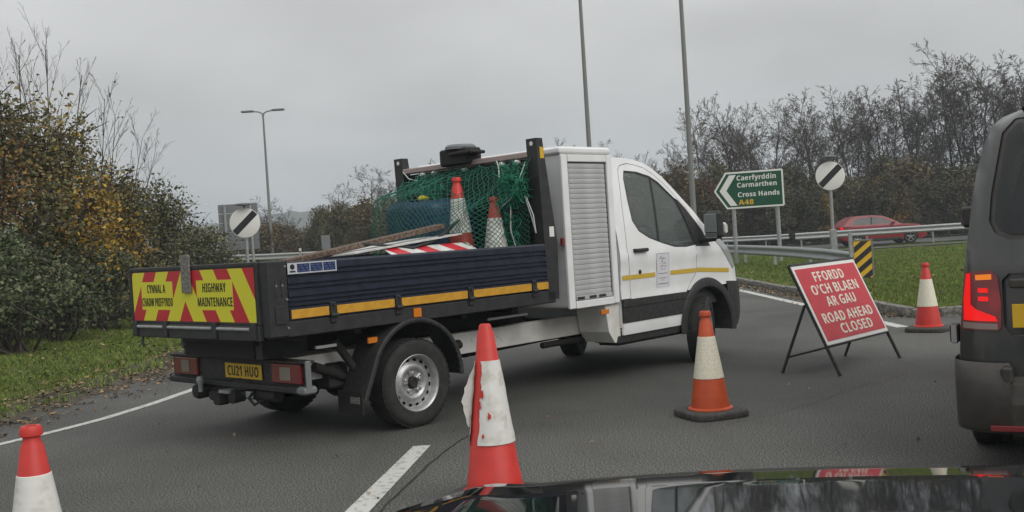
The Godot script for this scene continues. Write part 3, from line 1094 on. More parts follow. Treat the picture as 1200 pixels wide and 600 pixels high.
func make_grass() -> void:
	var r := RandomNumberGenerator.new()
	r.seed = 99
	var tuft := tuft_mesh(10, 5)
	var g := [Color(0.145, 0.22, 0.034), Color(0.17, 0.245, 0.038), Color(0.20, 0.24, 0.048), Color(0.26, 0.24, 0.09)]
	var add := func(xf: Array, cols: Array, x: float, z: float, hh: float) -> void:
		var patch := noise.get_noise_2d(x * 1.7, z * 1.7)
		var s := hh * r.randf_range(0.7, 1.3) * (1.0 + 0.5 * patch)
		var b := Basis(Vector3.UP, r.randf() * TAU).scaled(Vector3(s * 1.1, s, s * 1.1))
		xf.append(Transform3D(b, Vector3(x, gh(x, z) - 0.008, z)))
		var c: Color = g[r.randi() % 3] if r.randf() > 0.07 + 0.2 * maxf(-patch, 0.0) else g[3]
		var k := r.randf_range(0.8, 1.2) * (1.0 + 0.25 * patch)
		cols.append(Color(c.r * k, c.g * k, c.b * k))
	var xf := []
	var cols := []
	for i in 62000:
		var z := lerpf(-8.5, -34.0, pow(r.randf(), 1.25))
		var x := left_edge(z) - 0.15 - pow(r.randf(), 0.9) * 6.0
		if left_edge(z) - x < 0.75 and r.randf() < 0.75: continue
		add.call(xf, cols, x, z, 0.065 if left_edge(z) - x < 3.6 else 0.12)
	scatter("grass", "short green grass on the verge below the roadside hedge", "grass", tuft, xf, cols)
	xf = []; cols = []
	for i in 110000:
		var z := lerpf(-14.0, -52.0, pow(r.randf(), 1.2))
		var x := KX + 0.16 + r.randf() * (6.0 + (-z - 14.0) * 0.75)
		if z < -41.5 and z > -49.5 and x > 10.8: continue
		if x - KX < 0.5 and r.randf() < 0.35: continue
		add.call(xf, cols, x, z, 0.055 * (1.0 + (-z - 14.0) * 0.012))
	scatter("grass", "mown green grass between the kerb and the crash barriers", "grass", tuft, xf, cols)
	# fallen leaves
	var lm := MB.new()
	lm.has_c = true
	lm.col = Color(1, 1, 1)
	lm.flat(Vector3(-0.5, 0.05, 0), Vector3(0, 0, 0.32), Vector3(0.5, 0.12, 0), Vector3.UP)
	lm.flat(Vector3(-0.5, 0.05, 0), Vector3(0.5, 0.12, 0), Vector3(0, 0.1, -0.32), Vector3.UP)
	var leafm := lm.mesh(M.leaf_far)
	var lc := [Color(0.26, 0.17, 0.085), Color(0.15, 0.095, 0.05), Color(0.34, 0.25, 0.14), Color(0.08, 0.058, 0.038), Color(0.05, 0.04, 0.03), Color(0.07, 0.052, 0.034)]
	xf = []; cols = []
	var put := func(x: float, z: float, y: float, s: float) -> void:
		var b := Basis.from_euler(Vector3(r.randfn() * 0.35, r.randf() * TAU, r.randfn() * 0.35)).scaled(Vector3.ONE * s * r.randf_range(0.6, 1.3))
		xf.append(Transform3D(b, Vector3(x, y, z)))
		var c: Color = lc[r.randi() % lc.size()]
		cols.append(c)
	for i in 3400:
		var z := lerpf(-8.6, -15.5, r.randf())
		var x := left_edge(z) - 0.25 + r.randfn() * 0.34
		if noise.get_noise_2d(x * 3.0, z * 3.0) < -0.15: continue
		var d := left_edge(z) - x
		put.call(x, z, maxf(gh(x, z), 0.0) + (0.012 if d < 0.4 else 0.045), 0.052)
	for i in 380:
		var z := lerpf(-9.0, -22.0, r.randf())
		var x := left_edge(z) - r.randf() * 4.5
		put.call(x, z, gh(x, z) + 0.07, 0.075)
	for i in 1300:
		var z := lerpf(-14.0, -30.0, r.randf())
		var x := KX - 0.02 - absf(r.randfn()) * 0.22
		put.call(x, z, 0.01, 0.06)
	for i in 220:
		var z := lerpf(-14.2, -30.0, r.randf())
		var x := KX + 0.2 + r.randf() * 6.0
		put.call(x, z, gh(x, z) + 0.07, 0.07)
	for i in 46:
		var q := on_ground(r.randf_range(150, 1100), r.randf_range(430, 590))
		put.call(q.x, q.z, 0.012, 0.035)
	scatter("leaf_litter", "brown and straw coloured fallen leaves along the road edges", "leaves", leafm, xf, cols)

# ---------------------------------------------------------------- the truck; local axes: x forward from the rear axle, y up, z to its off side
const TRUCK_AT := Vector3(-1.4892, 0, -8.6887)
const TRUCK_TURN := 0.8009
var truck: Node3D

func wheel(parent: Node3D, at: Vector3, R: float, width: float, side: float, steer := 0.0, steel := true) -> void:
	var w := Node3D.new()
	w.name = "wheel"
	parent.add_child(w, true)
	w.position = at
	w.rotation.y = steer
	var ax := Vector3(0, 0, side)
	var rr := R * 0.635
	var hw := width * 0.5
	var t := MB.new()
	t.lathe(Vector3.ZERO, ax, [[rr * 0.97, hw * 0.62], [rr, hw * 0.86], [rr * 1.04, hw * 0.97], [R * 0.80, hw * 1.04], [R * 0.88, hw * 1.02], [R * 0.94, hw * 0.96], [R * 0.975, hw * 0.84], [R * 0.995, hw * 0.7], [R, hw * 0.3], [R, -hw * 0.3], [R * 0.995, -hw * 0.7], [R * 0.96, -hw * 0.92], [R * 0.8, -hw * 1.02], [rr, -hw * 0.9]], 48)
	# tread blocks
	for k in 44:
		var a := TAU * k / 44.0
		for row in [-0.66, 0.66]:
			var b := Basis(ax, a + row * 0.03)
			var up := (b * Vector3.UP)
			t.x = Transform3D(Basis(up.cross(ax), up, ax), up * (R * 0.992) + ax * (hw * row))
			t.box(Vector3.ZERO, Vector3(R * 0.1, R * 0.022, hw * 0.4))
	t.x = Transform3D.IDENTITY
	for row in [-0.26, 0.0, 0.26]:
		t.lathe(Vector3.ZERO, ax, [[R * 0.99, hw * (row + 0.1)], [R * 1.006, hw * (row + 0.085)], [R * 1.006, hw * (row - 0.085)], [R * 0.99, hw * (row - 0.1)]], 48)
	part("tyre", t, M.tyre, w)
	var rim := MB.new()
	var m: Material = M.steel_rim if steel else M.alloy
	if steel:
		rim.lathe(Vector3.ZERO, ax, [[rr * 1.0, hw * 0.95], [rr * 1.03, hw * 0.92], [rr * 0.975, hw * 0.86], [rr * 0.93, hw * 0.72], [rr * 0.90, hw * 0.45], [rr * 0.885, hw * 0.34]], 40)
		# ring of vent holes: bridges between two hoops, dark behind
		var n := 16
		for k in n:
			var a0 := TAU * (k - 0.27) / n
			var a1 := TAU * (k + 0.27) / n
			rim.lathe(Vector3.ZERO, ax, [[rr * 0.885, hw * 0.34], [rr * 0.82, hw * 0.33], [rr * 0.745, hw * 0.37]], 3, a0, a1)
		rim.lathe(Vector3.ZERO, ax, [[rr * 0.90, hw * 0.36], [rr * 0.865, hw * 0.335]], 40)
		rim.lathe(Vector3.ZERO, ax, [[rr * 0.765, hw * 0.355], [rr * 0.72, hw * 0.40], [rr * 0.66, hw * 0.50], [rr * 0.58, hw * 0.56], [rr * 0.52, hw * 0.53], [rr * 0.46, hw * 0.40], [rr * 0.42, hw * 0.32], [rr * 0.24, hw * 0.30], [rr * 0.22, hw * 0.30]], 40)
		for k in 5:
			var a := TAU * k / 5.0
			var up := Basis(ax, a) * Vector3.UP
			rim.lathe(up * rr * 0.34, ax, [[0.017, hw * 0.30], [0.017, hw * 0.46], [0.012, hw * 0.5], [0.0, hw * 0.5]], 6)
			var rib := Basis(ax, a + 0.3) * Vector3.UP
			rim.tube([rib * rr * 0.24 + ax * hw * 0.31, rib * rr * 0.44 + ax * hw * 0.33], [0.014, 0.02], 5)
	else:
		rim.lathe(Vector3.ZERO, ax, [[rr, hw * 0.95], [rr * 0.96, hw * 0.9], [rr * 0.9, hw * 0.6]], 28)
		for k in 5:
			var a := TAU * k / 5.0
			var up := Basis(ax, a) * Vector3.UP
			rim.tube([up * rr * 0.12 + ax * hw * 0.75, up * rr * 0.93 + ax * hw * 0.72], [0.045, 0.03], 5)
		rim.lathe(Vector3.ZERO, ax, [[rr * 0.2, hw * 0.6], [rr * 0.2, hw * 0.85], [0.0, hw * 0.86]], 14)
	part("rim", rim, m, w)
	var hub := MB.new()
	hub.lathe(Vector3.ZERO, ax, [[rr * 0.9, hw * 0.05], [0.0, hw * 0.05]], 28)
	if steel: hub.lathe(Vector3.ZERO, ax, [[rr * 0.21, hw * 0.2], [rr * 0.21, hw * 0.48], [rr * 0.17, hw * 0.54], [rr * 0.1, hw * 0.5], [0.0, hw * 0.5]], 16)
	part("hub", hub, M.chassis_dark, w)

func cab_w(u: float, y: float) -> float:
	var w := 1.0
	if y > 1.25: w -= 0.17 * pow((y - 1.25) / 0.9, 1.25)
	if y < 0.5: w -= 0.02 * (0.5 - y) / 0.15
	# shoulder crease and a slight bulge of the door
	w += 0.012 * exp(-pow((y - 1.16) / 0.07, 2.0)) - 0.010 * exp(-pow((y - 0.86) / 0.07, 2.0)) + 0.006
	if u > 4.52: w -= 0.32 * pow((u - 4.52) / 0.5, 2.0)
	return w

func cabmap(s: float, off := 0.0) -> Callable:
	return func(q: Vector2) -> Vector3: return Vector3(q.x, q.y, s * (cab_w(q.x, q.y) + off))

func make_truck() -> void:
	truck = thing("dropside_truck", "white crew truck with navy dropside bed and red and yellow chevron tailboard", "truck", TRUCK_AT, TRUCK_TURN)
	truck.set_meta("label", "white tipper truck with navy dropside bed and red and yellow chevron tailboard")
	var mb: MB
	# ---- chassis
	for s in [-1.0, 1.0]:
		mb = MB.new()
		mb.bx(Vector3(-0.93, 0.45, s * 0.50), Vector3(3.2, 0.64, s * 0.58), 0.008)
		for k in 9:
			var u: float = [-0.5, -0.42, 0.98, 1.02, 1.06, 1.3, 1.34, 2.1, 2.5][k]
			mb.lathe(Vector3(u, [0.55, 0.6, 0.56, 0.6, 0.53, 0.56, 0.53, 0.58, 0.5][k], s * 0.58), Vector3(0, 0, s), [[0.018, 0.0], [0.018, 0.006], [0.0, 0.007]], 8)
		part("chassis_rail", mb, M.grubby_white, truck)
	mb = MB.new()
	for u in [-0.95, 0.55, 1.6, 2.4]: mb.bx(Vector3(u - 0.04, 0.47, -0.4), Vector3(u + 0.04, 0.6, 0.4))
	mb.bx(Vector3(-1.15, 0.66, -0.5), Vector3(1.66, 0.80, 0.5))       # subframe below the bed
	mb.bx(Vector3(0.7, 0.50, -0.36), Vector3(1.9, 0.7, 0.36))
	mb.bx(Vector3(0.8, 0.34, -0.80), Vector3(2.2, 0.6, -0.60), 0.03)   # tank on the near side
	mb.tube([Vector3(0.1, 0.36, 0.1), Vector3(3.4, 0.42, 0.05)], [0.04], 8)
	mb.tube([Vector3(0.05, 0.34, -0.8), Vector3(0.05, 0.34, 0.8)], [0.06], 8)
	mb.lathe(Vector3(0.0, 0.35, -0.02), Vector3(0, 0, 1), [[0.0, -0.2], [0.1, -0.16], [0.17, -0.05], [0.17, 0.05], [0.1, 0.16], [0.0, 0.2]], 16)
	mb.lathe(Vector3(-0.75, 0.43, 0.1), Vector3.UP, [[0.0, -0.08], [0.26, -0.08], [0.31, -0.03], [0.31, 0.04], [0.26, 0.08], [0.0, 0.08]], 24)  # spare under the tail
	for s in [-0.66, 0.66]:
		mb.tube([Vector3(-0.75, 0.56, s), Vector3(-0.4, 0.42, s), Vector3(0, 0.36, s), Vector3(0.4, 0.42, s), Vector3(0.75, 0.56, s)], [0.04], 6)
		mb.tube([Vector3(-0.35, 0.38, s * 1.15), Vector3(-0.6, 0.75, s * 1.1)], [0.035], 8)
	mb.bx(Vector3(-0.62, 0.36, 0.42), Vector3(-0.42, 0.56, 0.66), 0.03)
	mb.tube([Vector3(1.9, 0.4, 0.55), Vector3(2.9, 0.4, 0.6)], [0.03], 8)
	part("underframe", mb, M.chassis_dark, truck)
	mb = MB.new()
	mb.prism(pv([[-1.14, 0.66], [-1.14, 0.80], [-0.75, 0.80], [-0.75, 0.66]]), -0.55, 0.6, func(p, q, w): return Vector3(p, q, w))
	mb.prism(pv([[-1.14, 0.8], [-1.2, 0.8], [-0.95, 0.62], [-0.9, 0.62]]), -0.5, 0.55, func(p, q, w): return Vector3(p, q, w))
	part("rear_crossmember", mb, M.black_steel, truck)
	# ---- wheels
	for s in [-1.0, 1.0]:
		wheel(truck, Vector3(0, 0.346, s * 0.86), 0.346, 0.225, s)
		wheel(truck, Vector3(4.03, 0.346, s * 0.90), 0.346, 0.215, s, 0.44)
	# ---- rear mudguards and flaps
	for s in [-1.0, 1.0]:
		mb = MB.new()
		var g := []
		for k in 28:
			var a := lerpf(-0.05, PI * 0.9, minf(k / 24.0, 1.0))
			var row := []
			for q in [[0.47, 0.70], [0.47, 0.985], [0.465, 1.0], [0.435, 1.0], [0.43, 0.985]]:
				var pt := Vector3(cos(a) * q[0], 0.38 + sin(a) * q[0] * 1.02, s * q[1])
				if k > 24: pt += Vector3(-0.035, -0.075, 0) * (k - 24)
				row.append(pt)
			g.append(row)
		mb.rows(g, Vector3.ZERO, Vector3(0, 0.4, s * 0.4))
		part("mudguard", mb, M.black_plastic, truck)
		mb = MB.new()
		mb.bx(Vector3(-0.575, 0.19, s * 0.70), Vector3(-0.562, 0.36, s * 1.0))
		part("mudflap", mb, M.chassis_dark, truck)
		mb = MB.new()
		mb.bx(Vector3(-0.580, 0.27, s * 0.86), Vector3(-0.576, 0.32, s * 0.97))
		part("reflector", mb, M.grey_timber, truck)
	# ---- bed
	mb = MB.new()
	mb.bx(Vector3(-1.30, 0.88, -0.95), Vector3(1.64, 0.95, 0.95))
	part("bed_floor", mb, M.black_steel, truck)
	mb = MB.new()
	for s in [-1.0, 1.0]:
		mb.bx(Vector3(-1.30, 0.83, s * 0.90), Vector3(1.66, 0.945, s * 0.985), 0.01)
	for u in [-1.0, -0.5, 0.6, 1.2]: mb.bx(Vector3(u - 0.03, 0.79, -0.9), Vector3(u + 0.03, 0.86, 0.9))
	part("bed_frame", mb, M.black_steel, truck)
	# dropsides: ribbed boards swept along the bed
	for s in [-1.0, 1.0]:
		mb = MB.new()
		var prof := [Vector2(0.955, 0.985), Vector2(1.03, 0.985)]
		var y := 1.03
		var steps := [[0.012, 0], [0.006, 1], [0.010, 1], [0.006, 0], [0.012, 0], [0.006, 1], [0.010, 1], [0.006, 0], [0.012, 0], [0.005, 1], [0.034, 1], [0.006, 0], [0.012, 0], [0.006, 1], [0.010, 1], [0.006, 0], [0.012, 0], [0.005, 1], [0.036, 1], [0.006, 0], [0.011, 0], [0.006, 1], [0.010, 1], [0.006, 0], [0.011, 0], [0.008, 1]]
		for st in steps:
			y += st[0]
			prof.append(Vector2(y, 0.972 + 0.014 * st[1]))
		prof.append_array([Vector2(1.345, 0.986), Vector2(1.36, 0.978), Vector2(1.36, 0.955), Vector2(0.955, 0.955)])
		var pp := PackedVector2Array()
		for q in prof: pp.append(Vector2(q.y, q.x))
		mb.prism(pp, -1.14, 1.57, func(p, q, w): return Vector3(w, q, s * p))
		var side := part("dropside", mb, M.navy_panel, truck)
		# reflective tape between the hinges
		for sg in [[-1.13, -0.81], [-0.74, -0.20], [-0.13, 0.57], [0.64, 1.34], [1.41, 1.56]]:
			mb = MB.new()
			mb.bx(Vector3(sg[0], 0.958, s * 0.986), Vector3(sg[1], 1.022, s * 0.992), 0.002)
			part("reflective_strip", mb, M.amber_tape, side)
		for u in [-0.775, -0.165, 0.605, 1.375]:
			mb = MB.new()
			mb.bx(Vector3(u - 0.028, 0.90, s * 0.984), Vector3(u + 0.028, 1.05, s * 1.0), 0.006)
			mb.tube([Vector3(u - 0.03, 0.955, s * 1.005), Vector3(u + 0.03, 0.955, s * 1.005)], [0.016], 8)
			mb.tube([Vector3(u, 1.03, s * 0.995), Vector3(u, 1.03, s * 1.012)], [0.011], 6)
			part("hinge", mb, M.black_steel, side)
		# corner posts
		mb = MB.new()
		mb.bx(Vector3(-1.315, 0.84, s * 0.90), Vector3(-1.15, 1.375, s * 1.0), 0.012)
		mb.bx(Vector3(-1.26, 1.12, s * 0.995), Vector3(-1.24, 1.24, s * 1.006), 0.003)
		mb.bx(Vector3(-1.21, 1.12, s * 0.995), Vector3(-1.19, 1.24, s * 1.006), 0.003)
		mb.bx(Vector3(-1.27, 0.93, s * 0.995), Vector3(-1.18, 1.06, s * 1.01), 0.005)
		part("corner_post", mb, M.black_steel, truck)
		for q in [[-1.25, 1.20], [-1.20, 1.20], [-1.25, 1.0], [-1.20, 0.98], [-1.17, 1.33], [-1.17, 1.1], [-1.17, 0.9]]:
			mb = MB.new()
			mb.lathe(Vector3(q[0], q[1], s * 0.998), Vector3(0, 0, s), [[0.009, 0.0], [0.009, 0.010], [0.0, 0.012]], 8)
			part("bolt", mb, M.sign_back, truck)
	# grey side marker lamps and scuffs under the bed
	mb = MB.new(); mb.bx(Vector3(-0.02, 0.86, 0.986), Vector3(0.06, 0.93, 0.996), 0.003); part("marker_lamp", mb, M.lamp_amber, truck)
	mb = MB.new(); mb.bx(Vector3(-0.42, 0.70, 0.90), Vector3(-0.33, 0.745, 0.92), 0.004); part("marker_lamp", mb, M.lamp_amber, truck)
	mb = MB.new(); mb.bx(Vector3(2.30, 0.655, 0.95), Vector3(2.42, 0.70, 0.968), 0.004); part("marker_lamp", mb, M.lamp_amber, truck)
	mb = MB.new(); mb.bx(Vector3(-0.88, 0.715, 0.88), Vector3(-0.70, 0.735, 0.9)); part("latch", mb, M.zinc_plate, truck)
	mb = MB.new(); mb.bx(Vector3(0.95, 0.735, 0.80), Vector3(1.45, 0.755, 0.82)); part("ladder_rail", mb, M.zinc_plate, truck)
	# ---- tailboard with its chevron sheet
	mb = MB.new()
	mb.bx(Vector3(-1.335, 0.93, -0.985), Vector3(-1.305, 1.36, 0.90), 0.006)
	mb.bx(Vector3(-1.345, 0.82, -0.99), Vector3(-1.30, 0.93, 0.90), 0.008)
	mb.bx(Vector3(-1.34, 1.345, -0.99), Vector3(-1.30, 1.375, 0.90), 0.006)
	mb.bx(Vector3(-1.345, 0.82, -1.0), Vector3(-1.30, 1.375, -0.965), 0.006)
	for w in [-0.92, -0.42, 0.32, 0.84]: mb.bx(Vector3(-1.362, 0.83, w - 0.03), Vector3(-1.34, 0.95, w + 0.03), 0.006)
	for w in [-0.85, -0.2]: mb.tube([Vector3(-1.33, 0.82, w), Vector3(-1.34, 0.77, w), Vector3(-1.34, 0.75, w + 0.03)], [0.01], 6)
	var tail := part("tailboard", mb, M.black_steel, truck)
	for sg in [[-0.88, -0.46], [-0.38, 0.28], [0.36, 0.80]]:
		mb = MB.new()
		mb.tube([Vector3(-1.352, 0.905, sg[0]), Vector3(-1.352, 0.905, sg[1])], [0.013], 8)
		part("hinge_rod", mb, M.galvanised, tail)
	var W := 760
	var H := 160
	var img := Image.create(W, H, false, Image.FORMAT_RGB8)
	var yel := Color(0.74, 0.70, 0.03).linear_to_srgb()
	var red := Color(0.54, 0.012, 0.03).linear_to_srgb()
	img.fill(yel)
	# bands spread outward and down from the middle on both halves
	for y in H:
		for x in W:
			if fposmod(absf(x + 0.5 - W * 0.465) - 18.0 - 107.0 * y / H, 163.0) < 81.0: img.set_pixel(x, y, red)
	img.fill_rect(Rect2i(62, 32, 214, 92), yel)
	img.fill_rect(Rect2i(428, 32, 212, 92), yel)
	var R := Vector3(0, 0, 1)
	var U := Vector3.UP
	printed(tail, "chevron_sheet", img, Vector3(-1.3375, 1.145, -0.045), R, U, 1.83, 0.385)
	var zx := func(px: float) -> float: return -0.045 + (px / W - 0.5) * 1.83
	for q in [["CYNNAL A", 166, 1.205, 0.30], ["CHADW PRIFFYRDD", 169, 1.10, 0.50], ["HIGHWAY", 534, 1.205, 0.33], ["MAINTENANCE", 534, 1.10, 0.49]]:
		lettering(tail, q[0], Vector3(-1.3385, q[2], zx.call(q[1])), R, U, q[3], 0.066, M.ink_black, 0.0015)
	# ---- rear light board, plate, tow bar
	mb = MB.new()
	mb.bx(Vector3(-1.08, 0.45, -0.98), Vector3(-1.04, 0.63, 0.96), 0.01)
	mb.bx(Vector3(-1.12, 0.41, -0.99), Vector3(-1.0, 0.46, 0.96), 0.012)
	mb.bx(Vector3(-1.11, 0.625, -0.97), Vector3(-1.0, 0.645, 0.96), 0.006)
	for s in [-0.4, 0.4]: mb.bx(Vector3(-1.05, 0.45, s - 0.03), Vector3(-0.8, 0.6, s + 0.03))
	part("light_board", mb, M.black_plastic, truck).position.x = 0.06
	mb = MB.new()
	mb.bx(Vector3(-1.10, 0.44, 0.966), Vector3(-1.05, 0.65, 0.985), 0.008)
	mb.bx(Vector3(-1.125, 0.405, 0.87), Vector3(-1.0, 0.465, 0.985), 0.02)
	part("bumper_cap", mb, M.sign_back, truck).position.x = 0.06
	for s in [-1.0, 1.0]:
		var lamp := Node3D.new()
		lamp.name = "tail_light"
		truck.add_child(lamp, true)
		lamp.position.x = 0.06
		mb = MB.new(); mb.bx(Vector3(-1.105, 0.475, s * 0.54), Vector3(-1.07, 0.625, s * 0.92), 0.012); part("red_lens", mb, M.lamp_red, lamp)
		mb = MB.new(); mb.bx(Vector3(-1.111, 0.50, s * 0.66), Vector3(-1.10, 0.60, s * 0.79), 0.004); part("clear_lens", mb, M.lamp_clear, lamp)
	mb = MB.new(); mb.bx(Vector3(-1.096, 0.485, -0.12), Vector3(-1.09, 0.60, 0.40), 0.002)
	var plate := part("number_plate", mb, M.plate_yellow, truck)
	plate.position.x = 0.06
	lettering(plate, "CU21 HUO", Vector3(-1.0975, 0.543, 0.14), R, U, 0.44, 0.078, M.ink_black, 0.001)
	mb = MB.new()
	mb.tube([Vector3(-1.0, 0.37, -0.45), Vector3(-1.0, 0.37, 0.55)], [0.045], 10)
	mb.lathe(Vector3(-1.08, 0.37, -0.42), Vector3(-1, 0, 0), [[0.06, -0.06], [0.065, 0.03], [0.05, 0.06], [0.0, 0.065]], 14)
	mb.bx(Vector3(-1.1, 0.30, -0.30), Vector3(-1.0, 0.38, -0.12), 0.02)
	mb.bx(Vector3(-1.14, 0.28, -0.16), Vector3(-1.04, 0.35, -0.05), 0.015)
	mb.lathe(Vector3(-1.05, 0.35, 0.06), Vector3(-1, 0, 0), [[0.05, -0.05], [0.055, 0.05], [0.0, 0.06]], 12)
	mb.tube([Vector3(-1.05, 0.4, 0.3), Vector3(-1.12, 0.36, 0.34), Vector3(-1.1, 0.31, 0.38), Vector3(-1.0, 0.36, 0.42)], [0.012], 6)
	var tow := part("tow_bar", mb, M.chassis_dark, truck)
	mb = MB.new()
	mb.lathe(Vector3(-1.12, 0.42, -0.36), Vector3.UP, [[0.02, -0.05], [0.02, 0.0], [0.03, 0.02], [0.034, 0.045], [0.024, 0.07], [0.0, 0.075]], 12)
	part("tow_ball", mb, M.galvanised, tow)
	mb = MB.new(); mb.bx(Vector3(-1.055, 0.345, 0.19), Vector3(-1.05, 0.395, 0.29), 0.002); part("tow_label", mb, M.galvanised, tow)
	mb = MB.new(); mb.bx(Vector3(-1.13, 0.375, -0.08), Vector3(-1.02, 0.40, 0.06), 0.004); part("tow_bracket", mb, M.galvanised, tow)
	# grey timber upright at the tailboard
	mb = MB.new(); mb.bx(Vector3(-1.36, 1.17, -0.115), Vector3(-1.342, 1.455, 0.01), 0.004); part("tailboard_stay", mb, M.grey_timber, truck)
	# sticker on the dropside
	img = Image.create(240, 44, false, Image.FORMAT_RGB8)
	img.fill(Color(0.75, 0.76, 0.78))
	for k in 3:
		img.fill_rect(Rect2i(46 + k * 64, 5, 60, 34), Color(0.09, 0.14, 0.30))
		for j in 3:
			for i in 9:
				if (i * 7 + j * 5 + k * 3) % 4 != 0: img.fill_rect(Rect2i(51 + k * 64 + i * 6, 9 + j * 10, 4, 6), Color(0.36, 0.42, 0.58))
	fill_poly(img, circle(Vector2(23, 16), 11), Color(0.13, 0.13, 0.16))
	img.fill_rect(Rect2i(10, 31, 27, 7), Color(0.13, 0.13, 0.16))
	printed(truck, "sticker", img, Vector3(-0.93, 1.312, 0.9905), Vector3(1, 0, 0), U, 0.42, 0.078)
	# ---- headboard
	for s in [-1.0, 1.0]:
		mb = MB.new()
		mb.prism(pv([[1.56, 0.86], [1.70, 0.86], [1.72, 1.36], [1.60, 2.30], [1.52, 2.30], [1.55, 1.36]]), s * 0.86, s * 0.985, func(p, q, w): return Vector3(p, q, w))
		part("headboard_post", mb, M.black_steel, truck)
	mb = MB.new()
	mb.prism(pv([[1.66, 0.95], [1.66, 1.42], [1.615, 2.13], [1.605, 2.13], [1.645, 1.42], [1.645, 0.95]]), -0.87, 0.87, func(p, q, w): return Vector3(p, q, w))
	for k in 30:
		var w := lerpf(-0.85, 0.85, k / 29.0)
		mb.tube([Vector3(1.63, 1.40, w), Vector3(1.585, 2.10, w)], [0.007], 4, false)
	for k in 15:
		var t := k / 14.0
		mb.tube([Vector3(1.63 - 0.045 * t, 1.42 + 0.68 * t, -0.87), Vector3(1.63 - 0.045 * t, 1.42 + 0.68 * t, 0.87)], [0.006], 4, false)
	mb.bx(Vector3(1.60, 2.06, -0.87), Vector3(1.63, 2.12, 0.87))
	part("headboard_mesh", mb, M.black_steel, truck)
	mb = MB.new()
	mb.bx(Vector3(1.52, 2.135, -0.87), Vector3(1.60, 2.19, 0.87), 0.012)
	part("headboard_rail", mb, M.dull_pink, truck)
	for w in [-0.55, -0.38, 0.05, 0.55, 0.74]:
		mb = MB.new()
		mb.lathe(Vector3(1.52, 2.105, w), Vector3(-1, 0, 0), [[0.022, -0.02], [0.024, 0.02], [0.012, 0.035], [0.0, 0.036]], 10)
		part("rope_hook", mb, M.sheet_white, truck)
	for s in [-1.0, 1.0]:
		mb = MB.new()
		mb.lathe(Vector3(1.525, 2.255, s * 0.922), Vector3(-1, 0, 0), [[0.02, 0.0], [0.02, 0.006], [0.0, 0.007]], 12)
		part("post_reflector", mb, M.sign_white, truck)  # white disc painted as the sky seen through a hole in the post
	mb = MB.new(); mb.bx(Vector3(1.558, 2.12, 0.985), Vector3(1.61, 2.22, 0.988)); part("warning_sticker", mb, M.sign_yellow, truck)
	mb = MB.new(); mb.bx(Vector3(1.62, 1.42, 0.985), Vector3(1.68, 1.51, 0.989)); part("sticker", mb, M.sign_white, truck)
	# beacon pod on the rail
	mb = MB.new()
	mb.bx(Vector3(1.44, 2.15, -0.22), Vector3(1.66, 2.31, 0.16), 0.02)
	mb.bx(Vector3(1.40, 2.24, -0.05), Vector3(1.6, 2.27, 0.27), 0.01)
	var bc := part("work_light", mb, M.chassis_dark, truck)
	mb = MB.new()
	mb.lathe(Vector3(1.55, 2.30, -0.02), Vector3.UP, [[0.15, 0.0], [0.15, 0.025], [0.13, 0.045], [0.0, 0.05]], 20)
	part("lamp_cover", mb, M.sign_back, bc)
	# ---- tool pod with roller shutter
	mb = MB.new()
	mb.bx(Vector3(1.84, 0.76, -0.985), Vector3(2.55, 2.17, 0.972), 0.02)
	mb.bx(Vector3(1.81, 2.155, -1.0), Vector3(2.57, 2.235, 1.0), 0.03)
	for s in [-1.0, 1.0]:
		mb.bx(Vector3(1.825, 0.745, s * 0.96), Vector3(1.915, 2.16, s * 1.0), 0.012)
		mb.bx(Vector3(2.475, 0.745, s * 0.96), Vector3(2.56, 2.16, s * 1.0), 0.012)
		mb.bx(Vector3(1.917, 0.745, s * 0.96), Vector3(2.473, 0.815, s * 1.0), 0.008)
		mb.bx(Vector3(1.917, 2.09, s * 0.96), Vector3(2.473, 2.158, s * 1.0), 0.008)
	part("tool_pod", mb, M.white_paint, truck)
	for s in [1.0]:
		var sh := Node3D.new()
		sh.name = "roller_shutter"
		truck.add_child(sh, true)
		mb = MB.new()
		mb.bx(Vector3(1.917, 0.817, 0.973), Vector3(2.473, 2.088, 0.976))
		part("shutter_seal", mb, M.chassis_dark, sh)
		var slat := MB.new()
		slat.prism(pv([[0.0, 0.0005], [0.004, 0.004], [0.006, 0.022], [0.0045, 0.042], [0.001, 0.0463]]), 1.928, 2.452, func(p, q, w): return Vector3(w, q, 0.977 + p))
		var sm := slat.mesh(M.shutter)
		for k in 26:
			var o := part("slat", sm, null, sh)
			o.position.y = 0.862 + k * 0.0468
		mb = MB.new()
		mb.bx(Vector3(1.928, 0.82, 0.977), Vector3(2.452, 0.862, 0.994), 0.004)
		part("bottom_rail", mb, M.shutter, sh)
		for u in [1.99, 2.16, 2.30]:
			mb = MB.new(); mb.bx(Vector3(u - 0.05, 0.828, 0.993), Vector3(u + 0.05, 0.852, 1.0), 0.003); part("lock", mb, M.black_plastic, sh)
	mb = MB.new(); mb.bx(Vector3(1.79, 1.33, 0.955), Vector3(1.825, 1.40, 0.985), 0.004); part("marker_lamp", mb, M.lamp_red, truck)
	# ---- cab
	var outline := pv([[2.575, 0.775], [2.575, 2.08], [2.64, 2.125], [2.79, 2.15], [2.95, 2.155], [3.08, 2.14], [3.24, 2.11], [3.38, 2.05], [3.52, 1.96], [3.66, 1.84], [3.80, 1.715], [3.94, 1.595], [4.05, 1.475], [4.18, 1.37], [4.30, 1.315], [4.41, 1.23], [4.52, 1.11], [4.60, 0.99], [4.66, 0.89], [4.70, 0.80], [4.45, 0.79], [3.6, 0.775]])
